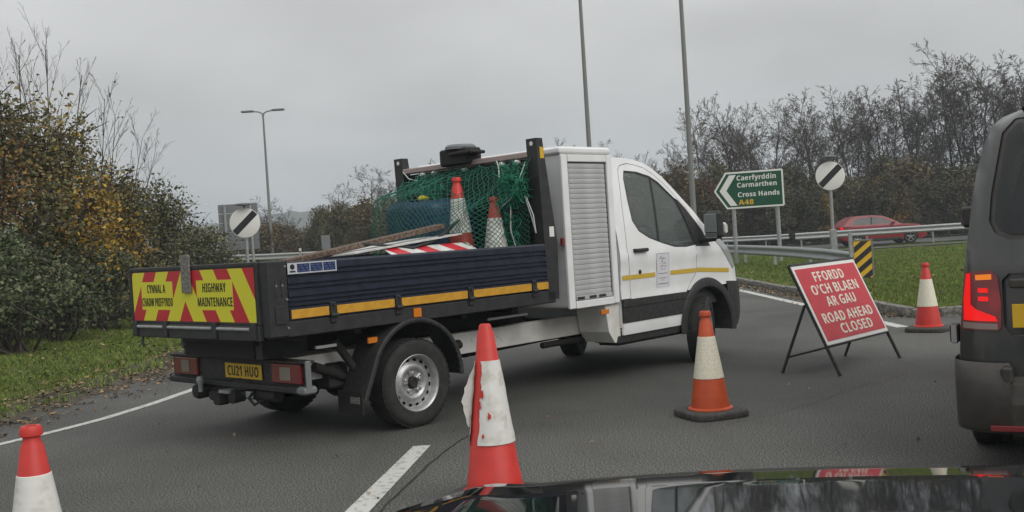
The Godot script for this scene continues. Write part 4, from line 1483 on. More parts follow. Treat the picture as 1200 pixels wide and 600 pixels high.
	var door := pv([[2.725, 0.435], [2.725, 0.94], [2.70, 1.27], [2.75, 1.69], [2.815, 2.03], [2.86, 2.075], [2.98, 2.095], [3.10, 2.08], [3.24, 2.05], [3.37, 1.985], [3.50, 1.90], [3.64, 1.785], [3.78, 1.66], [3.86, 1.58], [3.86, 0.97], [3.80, 0.90], [3.66, 0.77], [3.56, 0.54], [3.55, 0.435]])
	var glass := pv([[2.91, 2.01], [3.10, 2.0], [3.30, 1.955], [3.42, 1.895], [3.65, 1.715], [3.78, 1.46], [3.86, 1.255], [3.69, 1.24], [3.49, 1.25], [3.28, 1.30], [3.08, 1.36], [2.94, 1.43], [2.87, 1.53], [2.865, 1.73], [2.88, 1.94]])
	var seal := Geometry2D.offset_polygon(glass, 0.016)[0]
	var sail := pv([[3.655, 1.735], [3.70, 1.715], [3.80, 1.625], [3.92, 1.50], [4.02, 1.39], [4.13, 1.215], [3.86, 1.225], [3.86, 1.255], [3.78, 1.46]])
	var arch := circle(Vector2(4.03, 0.36), 0.455, 40)
	var gap := Geometry2D.offset_polygon(door, 0.006)[0]
	var fill := pv([[2.6, 0.5], [2.6, 2.05], [2.95, 2.12], [3.36, 2.02], [3.9, 1.58], [4.3, 1.25], [4.5, 0.85], [3.6, 0.5]])
	for s in [-1.0, 1.0]:
		mb = MB.new()
		mb.panel(outline, cabmap(s), Vector3(0, 0, s), 0.09, 0.0, [gap, arch, sail])
		part("side_panel", mb, M.white_paint, truck)
		mb = MB.new()
		mb.panel(door, cabmap(s, 0.001), Vector3(0, 0, s), 0.075, 0.03, [seal, arch, sail])
		var dr := part("door", mb, M.white_paint, truck)
		mb = MB.new()
		mb.panel(fill, cabmap(s, -0.022), Vector3(0, 0, s), 0.15, 0.0, [seal, arch])
		part("door_frame", mb, M.black_plastic, truck)
		mb = MB.new()
		mb.panel(seal, cabmap(s, -0.001), Vector3(0, 0, s), 0.1, 0.03, [glass])
		part("window_seal", mb, M.black_plastic, dr)
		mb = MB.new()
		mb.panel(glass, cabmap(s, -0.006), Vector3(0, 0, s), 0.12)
		part("window", mb, M.sky_veiled_glass, dr)
		mb = MB.new()
		mb.panel(pv([[3.30, 1.955], [3.325, 1.95], [3.25, 1.305], [3.222, 1.31]]), cabmap(s, -0.002), Vector3(0, 0, s), 0.1, 0.02)
		part("window_divider", mb, M.black_plastic, dr)
		mb = MB.new()
		mb.panel(sail, cabmap(s, 0.003), Vector3(0, 0, s), 0.1, 0.01)
		part("mirror_mount", mb, M.black_plastic, dr)
		# cladding, sill, step
		mb = MB.new()
		mb.panel(pv([[2.575, 0.545], [2.575, 0.77], [3.66, 0.765], [3.57, 0.545]]), cabmap(s, 0.010), Vector3(0, 0, s), 0.15, 0.02, [arch])
		mb.panel(pv([[2.575, 0.70], [2.575, 0.765], [3.655, 0.76], [3.63, 0.70]]), cabmap(s, 0.018), Vector3(0, 0, s), 0.15, 0.012)
		part("door_cladding", mb, M.black_plastic, truck)
		mb = MB.new()
		mb.panel(pv([[2.575, 0.43], [2.575, 0.543], [3.565, 0.543], [3.545, 0.43]]), cabmap(s, 0.004), Vector3(0, 0, s), 0.15, 0.02)
		part("sill", mb, M.white_paint, truck)
		mb = MB.new()
		mb.prism(pv([[2.50, 0.36], [2.53, 0.425], [3.60, 0.425], [3.60, 0.36]]), s * 0.70, s * 0.985, func(p, q, w): return Vector3(p, q, w))
		mb.bx(Vector3(2.55, 0.33, s * 0.7), Vector3(3.7, 0.37, s * 0.95), 0.01)
		part("side_step", mb, M.black_plastic, truck)
		mb = MB.new()
		mb.prism(pv([[2.36, 0.75], [2.574, 0.75], [2.574, 0.37], [2.48, 0.37], [2.40, 0.48]]), s * 0.60, s * 0.965, func(p, q, w): return Vector3(p, q, w))
		part("cab_corner", mb, M.grubby_white, truck)
		# front wheel arch trim, bumper end
		mb = MB.new()
		var g := []
		for k in 31:
			var a := lerpf(-0.15, PI + 0.05, k / 30.0)
			var row := []
			for q in [[0.40, 0.80, 0.0], [0.415, 1.0, 0.010], [0.43, 1.0, 0.024], [0.50, 1.0, 0.024], [0.515, 1.0, 0.006]]:
				var uu: float = 4.03 + cos(a) * q[0]
				var yy: float = 0.36 + sin(a) * q[0] * 1.02
				row.append(Vector3(uu, yy, s * (cab_w(uu, maxf(yy, 0.5)) * q[1] + q[2])))
			g.append(row)
		mb.rows(g, Vector3(0, 0, s))
		part("arch_trim", mb, M.black_plastic, truck)
		mb = MB.new()
		mb.panel(pv([[4.42, 0.82], [4.72, 0.80], [4.80, 0.62], [4.76, 0.42], [4.62, 0.32], [4.40, 0.31]]), cabmap(s, 0.014), Vector3(0, 0, s), 0.08, 0.03, [circle(Vector2(4.03, 0.36), 0.47, 40)])
		part("bumper_end", mb, M.black_plastic, truck)
		mb = MB.new()
		var wg := []
		for k in 25:
			var aw := lerpf(-0.12, PI + 0.12, k / 24.0)
			var wd := Vector3(cos(aw) * 0.47, sin(aw) * 0.47, 0)
			wg.append([Vector3(4.03, 0.40, s * 0.5), Vector3(4.03, 0.40, s * 0.5) + wd * 0.999, Vector3(4.03, 0.40, s * 0.5) + wd, Vector3(4.03, 0.40, s * 0.96) + wd])
		mb.rows(wg, Vector3(0, -1, s))
		part("wheel_well", mb, M.chassis_dark, truck)
		# headlight wrapping the wing
		mb = MB.new()
		mb.panel(pv([[4.20, 1.335], [4.31, 1.30], [4.42, 1.215], [4.53, 1.09], [4.60, 0.98], [4.56, 0.95], [4.45, 1.06], [4.33, 1.19], [4.23, 1.27]]), cabmap(s, 0.006), Vector3(0, 0, s), 0.05, 0.01)
		part("headlight", mb, M.headlamp, truck)
		# yellow stripe in two lengths
		for st in [[2.60, 2.722], [2.73, 3.13], [3.39, 3.852], [3.868, 4.48]]:
			mb = MB.new()
			mb.panel(pv([[st[0], 0.955], [st[0], 1.0], [st[1], lerpf(1.0, 0.955, clampf((st[1] - 3.8) / 0.7, 0, 1))], [st[1], lerpf(0.955, 0.91, clampf((st[1] - 3.8) / 0.7, 0, 1))]]), cabmap(s, 0.0035), Vector3(0, 0, s), 0.06)
			part("reflective_stripe", mb, M.yellow_stripe, truck)
		# handle, lock, mirror
		mb = MB.new()
		mb.bx(Vector3(2.79, 1.215, s * 1.015), Vector3(3.0, 1.25, s * 1.055), 0.012)
		mb.bx(Vector3(2.79, 1.215, s * 0.99), Vector3(2.83, 1.25, s * 1.03), 0.006)
		part("handle", mb, M.black_plastic, dr)
		mb = MB.new()
		mb.lathe(Vector3(2.88, 1.02, s * 1.0), Vector3(0, 0, s), [[0.024, 0.0], [0.022, 0.014], [0.0, 0.016]], 12)
		part("lock", mb, M.black_plastic, dr)
		mb = MB.new()
		mb.box(Vector3(4.0, 1.435, s * 1.16), Vector3(0.13, 0.30, 0.20), 0.045)
		mb.tube([Vector3(3.98, 1.28, s * 0.97), Vector3(4.0, 1.29, s * 1.15), Vector3(4.0, 1.36, s * 1.16)], [0.035], 8)
		var mir := part("mirror", mb, M.black_plastic, dr)
		mb = MB.new(); mb.bx(Vector3(3.928, 1.36, s * 1.085), Vector3(3.934, 1.55, s * 1.235), 0.01); part("mirror_glass", mb, M.mirror_glass, mir)
		mb = MB.new(); mb.bx(Vector3(3.928, 1.30, s * 1.09), Vector3(3.934, 1.35, s * 1.23), 0.005); part("mirror_glass", mb, M.mirror_glass, mir)
		mb = MB.new(); mb.box(Vector3(4.08, 1.39, s * 1.21), Vector3(0.07, 0.13, 0.12), 0.03); part("indicator", mb, M.sheet_white, mir)
	# roof, windscreen, bonnet, grille and front bumper as one loft split into parts
	var edge := [[2.575, 2.08], [2.64, 2.125], [2.79, 2.15], [2.95, 2.155], [3.08, 2.14], [3.24, 2.11], [3.38, 2.05], [3.52, 1.96], [3.66, 1.84], [3.80, 1.715], [3.94, 1.595], [4.05, 1.475], [4.18, 1.37], [4.30, 1.315], [4.41, 1.23], [4.52, 1.11], [4.60, 0.99], [4.66, 0.89], [4.70, 0.80], [4.80, 0.62], [4.76, 0.42], [4.62, 0.32]]
	var loft := func(i0: int, i1: int, t0: float, off: float) -> Array:
		var g := []
		for i in range(i0, i1 + 1):
			var u: float = edge[i][0]
			var y: float = edge[i][1]
			var w := cab_w(u, y)
			var row := []
			for k in 21:
				var t := lerpf(-t0, t0, k / 20.0)
				var b := 1.0 - pow(absf(t), 2.4)
				var du := b * pw([[2.9, 0.0], [3.3, 0.12], [4.2, 0.26], [4.5, 0.30], [4.8, 0.24]], u)
				var dy := b * pw([[2.6, 0.05], [3.3, 0.05], [4.3, 0.02], [4.8, 0.0]], u)
				row.append(Vector3(u + du + off, y + dy + off, t * w))
			g.append(row)
		return g
	mb = MB.new(); mb.rows(loft.call(0, 6, 1.0, 0.0), Vector3(0.3, 1, 0)); part("roof", mb, M.white_paint, truck)
	mb = MB.new(); mb.rows(loft.call(6, 12, 0.94, -0.004), Vector3(1, 1, 0)); part("windscreen", mb, M.sky_veiled_glass, truck)
	for s in [-1.0, 1.0]:
		mb = MB.new()
		var gg := []
		for row in loft.call(6, 12, 1.0, 0.0):
			gg.append([row[0].lerp(row[1], 0.9), row[0]] if s < 0 else [row[20].lerp(row[19], 0.9), row[20]])
		mb.rows(gg, Vector3(1, 1, 0))
		part("windscreen_pillar", mb, M.white_paint, truck)
	mb = MB.new(); mb.rows(loft.call(12, 16, 1.0, 0.0), Vector3(1, 1, 0)); part("bonnet", mb, M.white_paint, truck)
	mb = MB.new(); mb.rows(loft.call(16, 18, 1.0, 0.0), Vector3(1, 0, 0)); part("grille", mb, M.black_plastic, truck)
	mb = MB.new(); mb.rows(loft.call(18, 21, 1.0, 0.012), Vector3(1, 0, 0)); part("front_bumper", mb, M.black_plastic, truck)
	mb = MB.new()
	var back := PackedVector2Array()
	for y in [0.5, 0.78, 1.25, 1.5, 1.8, 2.0, 2.08]: back.append(Vector2(cab_w(2.6, y) - 0.01, y))
	for y in [2.08, 2.0, 1.8, 1.5, 1.25, 0.78, 0.5]: back.append(Vector2(-cab_w(2.6, y) + 0.01, y))
	mb.prism(back, 2.578, 2.60, func(p, q, w): return Vector3(w, q, p))
	part("cab_rear_wall", mb, M.white_paint, truck)
	mb = MB.new()
	mb.bx(Vector3(2.6, 0.48, -0.93), Vector3(4.1, 0.54, 0.93))
	part("cab_floor", mb, M.seat_grey, truck)
	mb = MB.new()
	mb.prism(pv([[3.80, 0.6], [3.78, 1.16], [3.88, 1.27], [4.10, 1.28], [4.32, 1.26], [4.32, 0.6]]), -0.93, 0.93, func(p, q, w): return Vector3(p, q, w))
	mb.prism(pv([[3.76, 1.26], [3.80, 1.33], [3.98, 1.33], [4.02, 1.26]]), 0.18, 0.62, func(p, q, w): return Vector3(p, q, w))
	part("dashboard", mb, M.seat_grey, truck)
	mb = MB.new()
	var ring := []
	for k in 25:
		var a := TAU * k / 24.0
		ring.append(Vector3(3.66, 1.30, 0.42) + Vector3(sin(0.5), cos(0.5), 0) * cos(a) * 0.20 + Vector3(0, 0, 1) * sin(a) * 0.20)
	mb.tube(ring, [0.017], 8, false)
	mb.tube([Vector3(3.66, 1.30, 0.25), Vector3(3.66, 1.29, 0.59)], [0.02], 6)
	mb.lathe(Vector3(3.66, 1.30, 0.42), Vector3(-0.88, 0.48, 0), [[0.07, -0.02], [0.06, 0.03], [0.0, 0.04]], 12)
	part("steering_wheel", mb, M.ink_black, truck)
	for w in [-0.62, -0.2, 0.46]:
		mb = MB.new()
		mb.bx(Vector3(2.85, 0.68, w - 0.22), Vector3(3.40, 0.90, w + 0.22), 0.06)
		mb.x = Transform3D(Basis(Vector3(0, 0, 1), 0.2), Vector3(2.84, 0.84, w))
		mb.bx(Vector3(-0.08, 0.0, -0.22), Vector3(0.07, 0.52, 0.22), 0.05)
		mb.x = Transform3D.IDENTITY
		part("seat", mb, M.seat_grey, truck)
	# crest and lines on the door
	img = Image.create(96, 168, false, Image.FORMAT_RGB8)
	img.fill(Color(0.86, 0.86, 0.88))
	img.fill_rect(Rect2i(0, 0, 96, 3), Color(0.62, 0.62, 0.64)); img.fill_rect(Rect2i(0, 0, 3, 168), Color(0.62, 0.62, 0.64)); img.fill_rect(Rect2i(93, 0, 3, 168), Color(0.62, 0.62, 0.64)); img.fill_rect(Rect2i(0, 165, 96, 3), Color(0.62, 0.62, 0.64))
	var r := RandomNumberGenerator.new()
	r.seed = 8
	for k in 26:
		var p := Vector2(r.randf_range(22, 76), r.randf_range(14, 66))
		fill_poly(img, pv([[p.x, p.y], [p.x + r.randf_range(3, 10), p.y + r.randf_range(-4, 4)], [p.x + r.randf_range(-4, 6), p.y + r.randf_range(4, 9)]]), [Color(0.30, 0.28, 0.34), Color(0.45, 0.25, 0.3), Color(0.2, 0.2, 0.24)][k % 3])
	for yl in [[76, 40, 0.62], [96, 72, 0.42], [118, 64, 0.55], [128, 24, 0.6], [146, 74, 0.35]]:
		var x0 := 48 - int(yl[1] / 2)
		for i in range(0, int(yl[1]), 4): img.fill_rect(Rect2i(x0 + i, int(yl[0]), 3, 4), Color(yl[2], yl[2] - 0.06, yl[2]))
	printed(truck, "door_crest", img, Vector3(3.26, 1.01, 1.0105), Vector3(1, 0, 0), Vector3(0, 1, 0.066), 0.21, 0.35)

# ---------------------------------------------------------------- what lies in the bed
func tp(u: float, y: float, w: float) -> Vector3:
	return TRUCK_AT + Basis(Vector3.UP, TRUCK_TURN) * Vector3(u, y, w)

func make_truck_load() -> void:
	var mb := MB.new()
	# a filled blue sack
	var g := []
	for i in 15:
		var t := i / 14.0
		var row := []
		for k in 29:
			var a := TAU * k / 28.0
			var sq := 1.0 / pow(pow(absf(cos(a)), 8.0) + pow(absf(sin(a)), 8.0), 0.125)
			var f := 1.0 - pow(maxf(t - 0.86, 0.0) / 0.14, 2.0) * 0.35
			if i == 14: f = 0.05
			var rr := 0.30 * sq * f * (1.0 + 0.05 * noise.get_noise_3d(cos(a) * 4.0, t * 7.0, sin(a) * 4.0))
			row.append(Vector3(cos(a) * rr, minf(t, 0.93) * 0.93 + 0.04 * t * noise.get_noise_2d(cos(a) * 5.0 + t * 3.0, sin(a) * 5.0), sin(a) * rr * 1.2))
		g.append(row)
	mb.rows(g, Vector3.ZERO, Vector3(0, 0.4, 0))
	var sack := thing("bulk_sack", "blue woven bulk sack under green netting in the truck bed", "sack", tp(1.22, 0.95, -0.14), TRUCK_TURN)
	part("bag", mb, M.blue_sack, sack)
	for s in [-0.22, 0.22]:
		mb = MB.new()
		mb.tube([Vector3(s, 0.80, -0.30), Vector3(s * 0.9, 0.885, -0.1), Vector3(s * 0.9, 0.88, 0.1), Vector3(s, 0.80, 0.30)], [0.014], 6)
		part("lifting_loop", mb, M.blue_sack, sack)
	var yb := thing("yellow_float", "small yellow plastic float on top of the blue sack", "float", tp(1.06, 1.815, -0.04), TRUCK_TURN + 0.4)
	mb = MB.new(); mb.lathe(Vector3(0, 0.03, 0), Vector3(1, 0, 0), [[0.0, -0.1], [0.02, -0.09], [0.028, -0.04], [0.024, 0.04], [0.015, 0.09], [0.0, 0.1]], 12); part("body", mb, M.yellow_plastic, yb)
	# boards and plank lying over the near side
	var wb := thing("white_board", "dirty white sheet board lying slanted on the truck's load", "board", tp(0.3, 1.40, 0.30), TRUCK_TURN)
	mb = MB.new()
	mb.prism(pv([[-0.72, -0.28], [0.62, -0.30], [0.66, 0.26], [-0.55, 0.30]]), -0.006, 0.006, func(p, q, w): return Vector3(p, w + p * 0.09 + 0.03 + q * 0.02, q))
	part("sheet", mb, M.sheet_white, wb)
	var cb := thing("chevron_board", "red and white striped barrier board lying by the truck's dropside", "barrier board", tp(0.55, 1.315, 0.66), TRUCK_TURN)
	mb = MB.new()
	var tilt := func(p, q, w): return Vector3(p, q * 0.45 + 0.045 + p * 0.01, -q * 0.9 + w)
	mb.prism(pv([[-0.48, -0.06], [0.46, -0.06], [0.46, 0.12], [-0.48, 0.12]]), -0.012, 0.0, tilt)
	part("board", mb, M.sheet_white, cb)
	for k in 3:
		mb = MB.new()
		var a := -0.38 + k * 0.31
		mb.prism(pv([[a, -0.06], [a + 0.15, -0.06], [a + 0.04, 0.12], [maxf(a - 0.11, -0.48), 0.12]]), 0.001, 0.003, tilt)
		part("stripe", mb, M.sign_red, cb)
	var pl := thing("timber_plank", "weathered brown timber length lying along the truck's load", "plank", tp(0.1, 1.37, 0.34), TRUCK_TURN)
	mb = MB.new()
	mb.x = Transform3D(Basis(Vector3(0, 0, 1), 0.135), Vector3(0, 0.07, 0))
	mb.bx(Vector3(-0.85, 0.0, -0.06), Vector3(0.82, 0.045, 0.06), 0.006)
	mb.x = Transform3D.IDENTITY
	part("plank", mb, M.rusty_brown, pl)
	var sp := thing("steel_bar", "thin dark bar resting on the white board in the truck bed", "bar", tp(0.55, 1.40, 0.5), TRUCK_TURN)
	mb = MB.new()
	mb.tube([Vector3(-0.55, 0.06, -0.1), Vector3(-0.2, 0.0, 0.1), Vector3(0.1, 0.05, 0.05), Vector3(0.62, 0.22, -0.2)], [0.012], 6)
	part("rod", mb, M.black_steel, sp)
	var rub := thing("load_pile", "dark folded sheeting heaped on the bed floor under the signs", "sheeting", tp(0.2, 0.95, 0.0), TRUCK_TURN)
	mb = MB.new()
	g = []
	for i in 15:
		var row := []
		for k in 15:
			var x := lerpf(-1.2, 1.2, i / 14.0)
			var z := lerpf(-0.9, 0.9, k / 14.0)
			var ed := minf(1.0, minf(1.2 - absf(x), 0.9 - absf(z)) * 6.0)
			row.append(Vector3(x, ed * (0.34 + 0.08 * noise.get_noise_2d(x * 6.0, z * 6.0)), z))
		g.append(row)
	mb.rows(g, Vector3.UP)
	part("sheet", mb, M.chassis_dark, rub)
	# netting: knotted mesh hung from the headboard rail, draped over the sack and the cones
	var net := thing("cargo_net", "green knotted cargo net hung from the truck's headboard over the load", "net", tp(1.3, 1.3, 0.0), TRUCK_TURN)
	mb = MB.new()
	var nu := 56
	var nv := 34
	for layer in 2:
		var P := []
		for j in nv + 1:
			var row := []
			for i in nu + 1:
				var f := i / float(nu)
				var t := j / float(nv)
				var w := lerpf(-0.55, 0.90, f)
				var top := 0.83 - 0.035 * absf(sin(f * 22.0))
				var x := 0.0
				var y := 0.0
				if layer == 1:
					# hangs straight down the headboard
					x = 0.19 - 0.03 * t + 0.02 * sin(f * 31.0) * t
					y = top - t * 0.80
				else:
					# pulled out over the sack and the cones, then down to the dropside
					var bl := smoothstep(0.34, 0.12, w)
					var reach := lerpf(0.50, 0.66, bl) * (1.0 - 0.25 * smoothstep(0.6, 0.9, w))
					var shelf := lerpf(0.40, 0.56, bl)
					var k := 0.42
					if t < k:
						var e := t / k
						x = 0.21 - reach * e
						y = lerpf(top, shelf, e) - 0.05 * sin(e * PI) * (1.0 - bl)
					else:
						var e := (t - k) / (1.0 - k)
						x = 0.21 - reach - 0.03 * sin(e * 3.0)
						y = shelf - e * (shelf + 0.02)
					x += 0.022 * sin(f * 27.0 + t * 3.0) + 0.015 * noise.get_noise_2d(i * 0.5, j * 0.5)
					w += 0.02 * sin(t * 6.0 + f * 9.0)
					y += 0.012 * noise.get_noise_2d(i * 0.7 + 40.0, j * 0.7)
				row.append(Vector3(x, y, w))
			P.append(row)
		for j in nv:
			for i in nu + 1:
				if (i + j) % 2 == 0:
					if i < nu: mb.tube([P[j][i], P[j + 1][i + 1]], [0.0034], 3, false)
					if i > 0: mb.tube([P[j][i], P[j + 1][i - 1]], [0.0034], 3, false)
	part("netting", mb, M.net_green, net)
	mb = MB.new()
	var r := RandomNumberGenerator.new()
	r.seed = 61
	for k in 420:
		var c := Vector3(0.10 + r.randfn() * 0.04, 0.60 + r.randfn() * 0.075, 0.78 + r.randfn() * 0.055)
		if k > 260: c = Vector3(0.1 + r.randfn() * 0.03, 0.28 + r.randfn() * 0.17, 0.72 + r.randfn() * 0.035)
		if k > 340: c = Vector3(-0.05 + r.randfn() * 0.12, 0.63 + r.randfn() * 0.03, -0.15 + r.randfn() * 0.2)
		var path := []
		var d := Vector3(r.randfn(), r.randfn(), r.randfn()).normalized()
		var q := c
		for m in 4:
			path.append(q)
			d = (d + Vector3(r.randfn(), r.randfn() - 0.2, r.randfn()) * 0.7).normalized()
			q += d * 0.042
		mb.tube(path, [0.004], 3, false)
	part("bunched_netting", mb, M.net_teal, net)
	for q in [[[0.20, 0.80, 0.86], [0.1, 0.62, 0.85], [0.05, 0.48, 0.80], [0.05, 0.40, 0.66]], [[0.16, 0.50, 0.86], [0.14, 0.30, 0.95], [0.14, 0.16, 1.02 - 0.03]], [[0.14, 0.48, 0.90], [0.14, 0.32, 0.99 - 0.02], [0.14, 0.16, 0.99]], [[0.2, 0.84, 0.5], [0.16, 0.78, 0.56], [0.12, 0.68, 0.6]], [[0.1, 0.42, 0.74], [0.06, 0.2, 0.76], [0.1, 0.02, 0.78]], [[0.22, 0.86, -0.85], [0.16, 0.78, -0.7], [0.12, 0.74, -0.5]]]:
		mb = MB.new()
		var path := []
		for e in q: path.append(Vector3(e[0], e[1], e[2]))
		mb.tube(path, [0.006], 5, false)
		part("cord", mb, M.rope_white, net)

# ---------------------------------------------------------------- traffic cones
func cone(label: String, at: Vector3, H: float, body: Material, sleeve: Material, turn := 0.0, lean := Vector2.ZERO, big := false, torn := false, group := "") -> Node3D:
	var t := thing("traffic_cone", label, "traffic cone", at, turn, group)
	t.rotation = Vector3(lean.x, turn, lean.y)
	var k := H / 0.8
	var mb := MB.new()
	var hb := (0.235 if not big else 0.20) * k
	var rows := []
	for q in [[0.0, 0.97], [0.012, 1.0], [0.04, 1.0], [0.055, 0.95], [0.058, 0.5]]:
		var row := []
		for i in 33:
			var a := TAU * i / 32.0
			var sq := 1.0 / pow(pow(absf(cos(a)), 5.0) + pow(absf(sin(a)), 5.0), 0.2)
			row.append(Vector3(cos(a) * hb * sq * q[1], q[0] * k, sin(a) * hb * sq * q[1]))
		rows.append(row)
	mb.rows(rows, Vector3.ZERO, Vector3(0, 0.0, 0))
	part("base", mb, M.rubber_base, t)
	var r0 := (0.150 if not big else 0.128) * k
	var r1 := 0.031 * k if not big else 0.032 * k
	var y0 := 0.055 * k
	var rad := func(y: float) -> float: return lerpf(r0, r1, (y - y0) / (H - y0))
	mb = MB.new()
	var prof := [[r0 * 1.13, y0], [r0 * 1.13, y0 + 0.010 * k], [r0 * 1.02, y0 + 0.016 * k], [rad.call(y0 + 0.02 * k), y0 + 0.02 * k]]
	if big:
		prof.append_array([[rad.call(H * 0.17) , H * 0.17], [rad.call(H * 0.17) - 0.003, H * 0.175], [rad.call(H * 0.955), H * 0.955], [r1 * 0.95, H * 0.965], [r1 * 0.85, H * 0.99], [r1 * 0.6, H], [r1 * 0.5, H], [r1 * 0.45, H - 0.03]])
	else:
		var yn := H * 0.90
		prof.append_array([[rad.call(yn), yn], [r1 * 1.15, yn + 0.012 * k], [r1 * 1.05, H * 0.945], [r1 * 1.4, H * 0.952], [r1 * 1.4, H * 0.985], [r1 * 1.15, H], [r1 * 0.7, H], [r1 * 0.65, H - 0.03]])
	mb.lathe(Vector3.ZERO, Vector3.UP, prof, 36)
	part("cone_body", mb, body, t)
	var s0 := H * (0.365 if not big else 0.345)
	var s1 := H * (0.76 if not big else 0.80)
	mb = MB.new()
	if not torn:
		mb.lathe(Vector3.ZERO, Vector3.UP, [[rad.call(s0) + 0.001, s0], [rad.call(s0) + 0.004, s0 + 0.002], [rad.call(s1) + 0.004, s1 - 0.002], [rad.call(s1) + 0.001, s1]], 40)
		part("reflective_sleeve", mb, sleeve, t)
	else:
		# the sleeve is ripped open along one side and a strip of it stands off
		var g := []
		var r := RandomNumberGenerator.new()
		r.seed = 17
		for i in 21:
			var tt := i / 20.0
			var y := lerpf(s0, s1, tt)
			var e0 := -0.95 + 0.22 * noise.get_noise_1d(tt * 16.0) - 0.25 * tt
			var row := []
			for j in 41:
				var a := lerpf(e0, e0 + TAU - 0.55 - 0.15 * noise.get_noise_1d(tt * 13.0 + 4.0), j / 40.0)
				var rr: float = rad.call(y) + 0.004 + 0.006 * maxf(0.0, noise.get_noise_2d(a * 3.0, tt * 9.0))
				if j == 0: rr += 0.006
				row.append(Vector3(cos(a) * rr, y, sin(a) * rr))
			g.append(row)
		mb.rows(g, Vector3.ZERO, Vector3(0, 0.5, 0))
		part("reflective_sleeve", mb, sleeve, t)
		mb = MB.new()
		g = []
		for i in 15:
			var tt := i / 14.0
			var y := lerpf(s0 + 0.09, s1 - 0.02, tt)
			var a := -0.72 - 0.3 * tt
			var rr: float = rad.call(y) + 0.004
			var row := []
			for j in 4:
				var w: float = (0.012 + 0.055 * sin(tt * PI) * (0.8 + 0.5 * noise.get_noise_1d(tt * 19.0))) * j / 3.0
				row.append(Vector3(cos(a), 0, sin(a)) * (rr + w) + Vector3(0, y, 0) + Vector3(-sin(a), 0, cos(a)) * -0.012 * j / 3.0)
			g.append(row)
		mb.rows(g, Vector3(1, 0, 0))
		part("torn_sleeve", mb, sleeve, t)
		for q in [[0.62, -1.75, 0.016], [0.50, -2.1, 0.013], [0.56, -1.62, 0.014], [0.40, -1.8, 0.008]]:
			mb = MB.new()
			var cc := []
			for i in 9:
				var ang := TAU * i / 9.0
				var rr2: float = q[2] * r.randf_range(0.5, 1.3)
				var yy: float = H * q[0] + sin(ang) * rr2 * 1.6
				var aa: float = q[1] + cos(ang) * rr2 * 8.0
				cc.append(Vector3(cos(aa) * (rad.call(yy) + 0.0125), yy, sin(aa) * (rad.call(yy) + 0.0125)))
			var mid: Vector3 = Vector3.ZERO
			for e in cc: mid += e / 9.0
			for i in 9: mb.flat(mid, cc[i], cc[(i + 1) % 9], Vector3(mid.x, 0, mid.z))
			part("scuff", mb, body, t)
	return t

func make_cones() -> void:
	# the torn flap looks toward the truck's tail (photo's left); angles are about the cone's own axis
	cone("tall slim red cone with a torn white sleeve, beside the truck's rear wheel", Vector3(-0.17, 0, -5.55), 0.975, M.cone_red, M.sleeve_white, 2.56, Vector2(0.0, 0.0), true, true)
	cone("orange cone with a cream headlight-tinted sleeve on a black rubber base by the truck's cab", Vector3(1.42, 0, -7.72), 0.79, M.cone_orange, M.sleeve_headlit, 0.35)
	cone("red cone with a cream headlight-tinted sleeve at the kerb beside the closed road sign", Vector3(4.95, 0, -12.35), 0.82, M.cone_red, M.sleeve_headlit, 0.9)
	var p := at_depth(36, 501, 4.1)
	p.y = 0.0
	cone("red cone with a scuffed white sleeve standing by the edge line of the verge", p, 0.80, M.cone_red, M.sleeve_white, 0.2)
	cone("red and white cone in the truck bed beside the blue sack", tp(1.24, 1.215, 0.22), 0.80, M.cone_red, M.sleeve_white, TRUCK_TURN, Vector2(0.03, 0.02))
	cone("shorter red and white cone in the truck bed under the bunched net", tp(1.34, 1.02, 0.58), 0.79, M.cone_red, M.sleeve_white, TRUCK_TURN + 0.4, Vector2(0.02, 0.02))

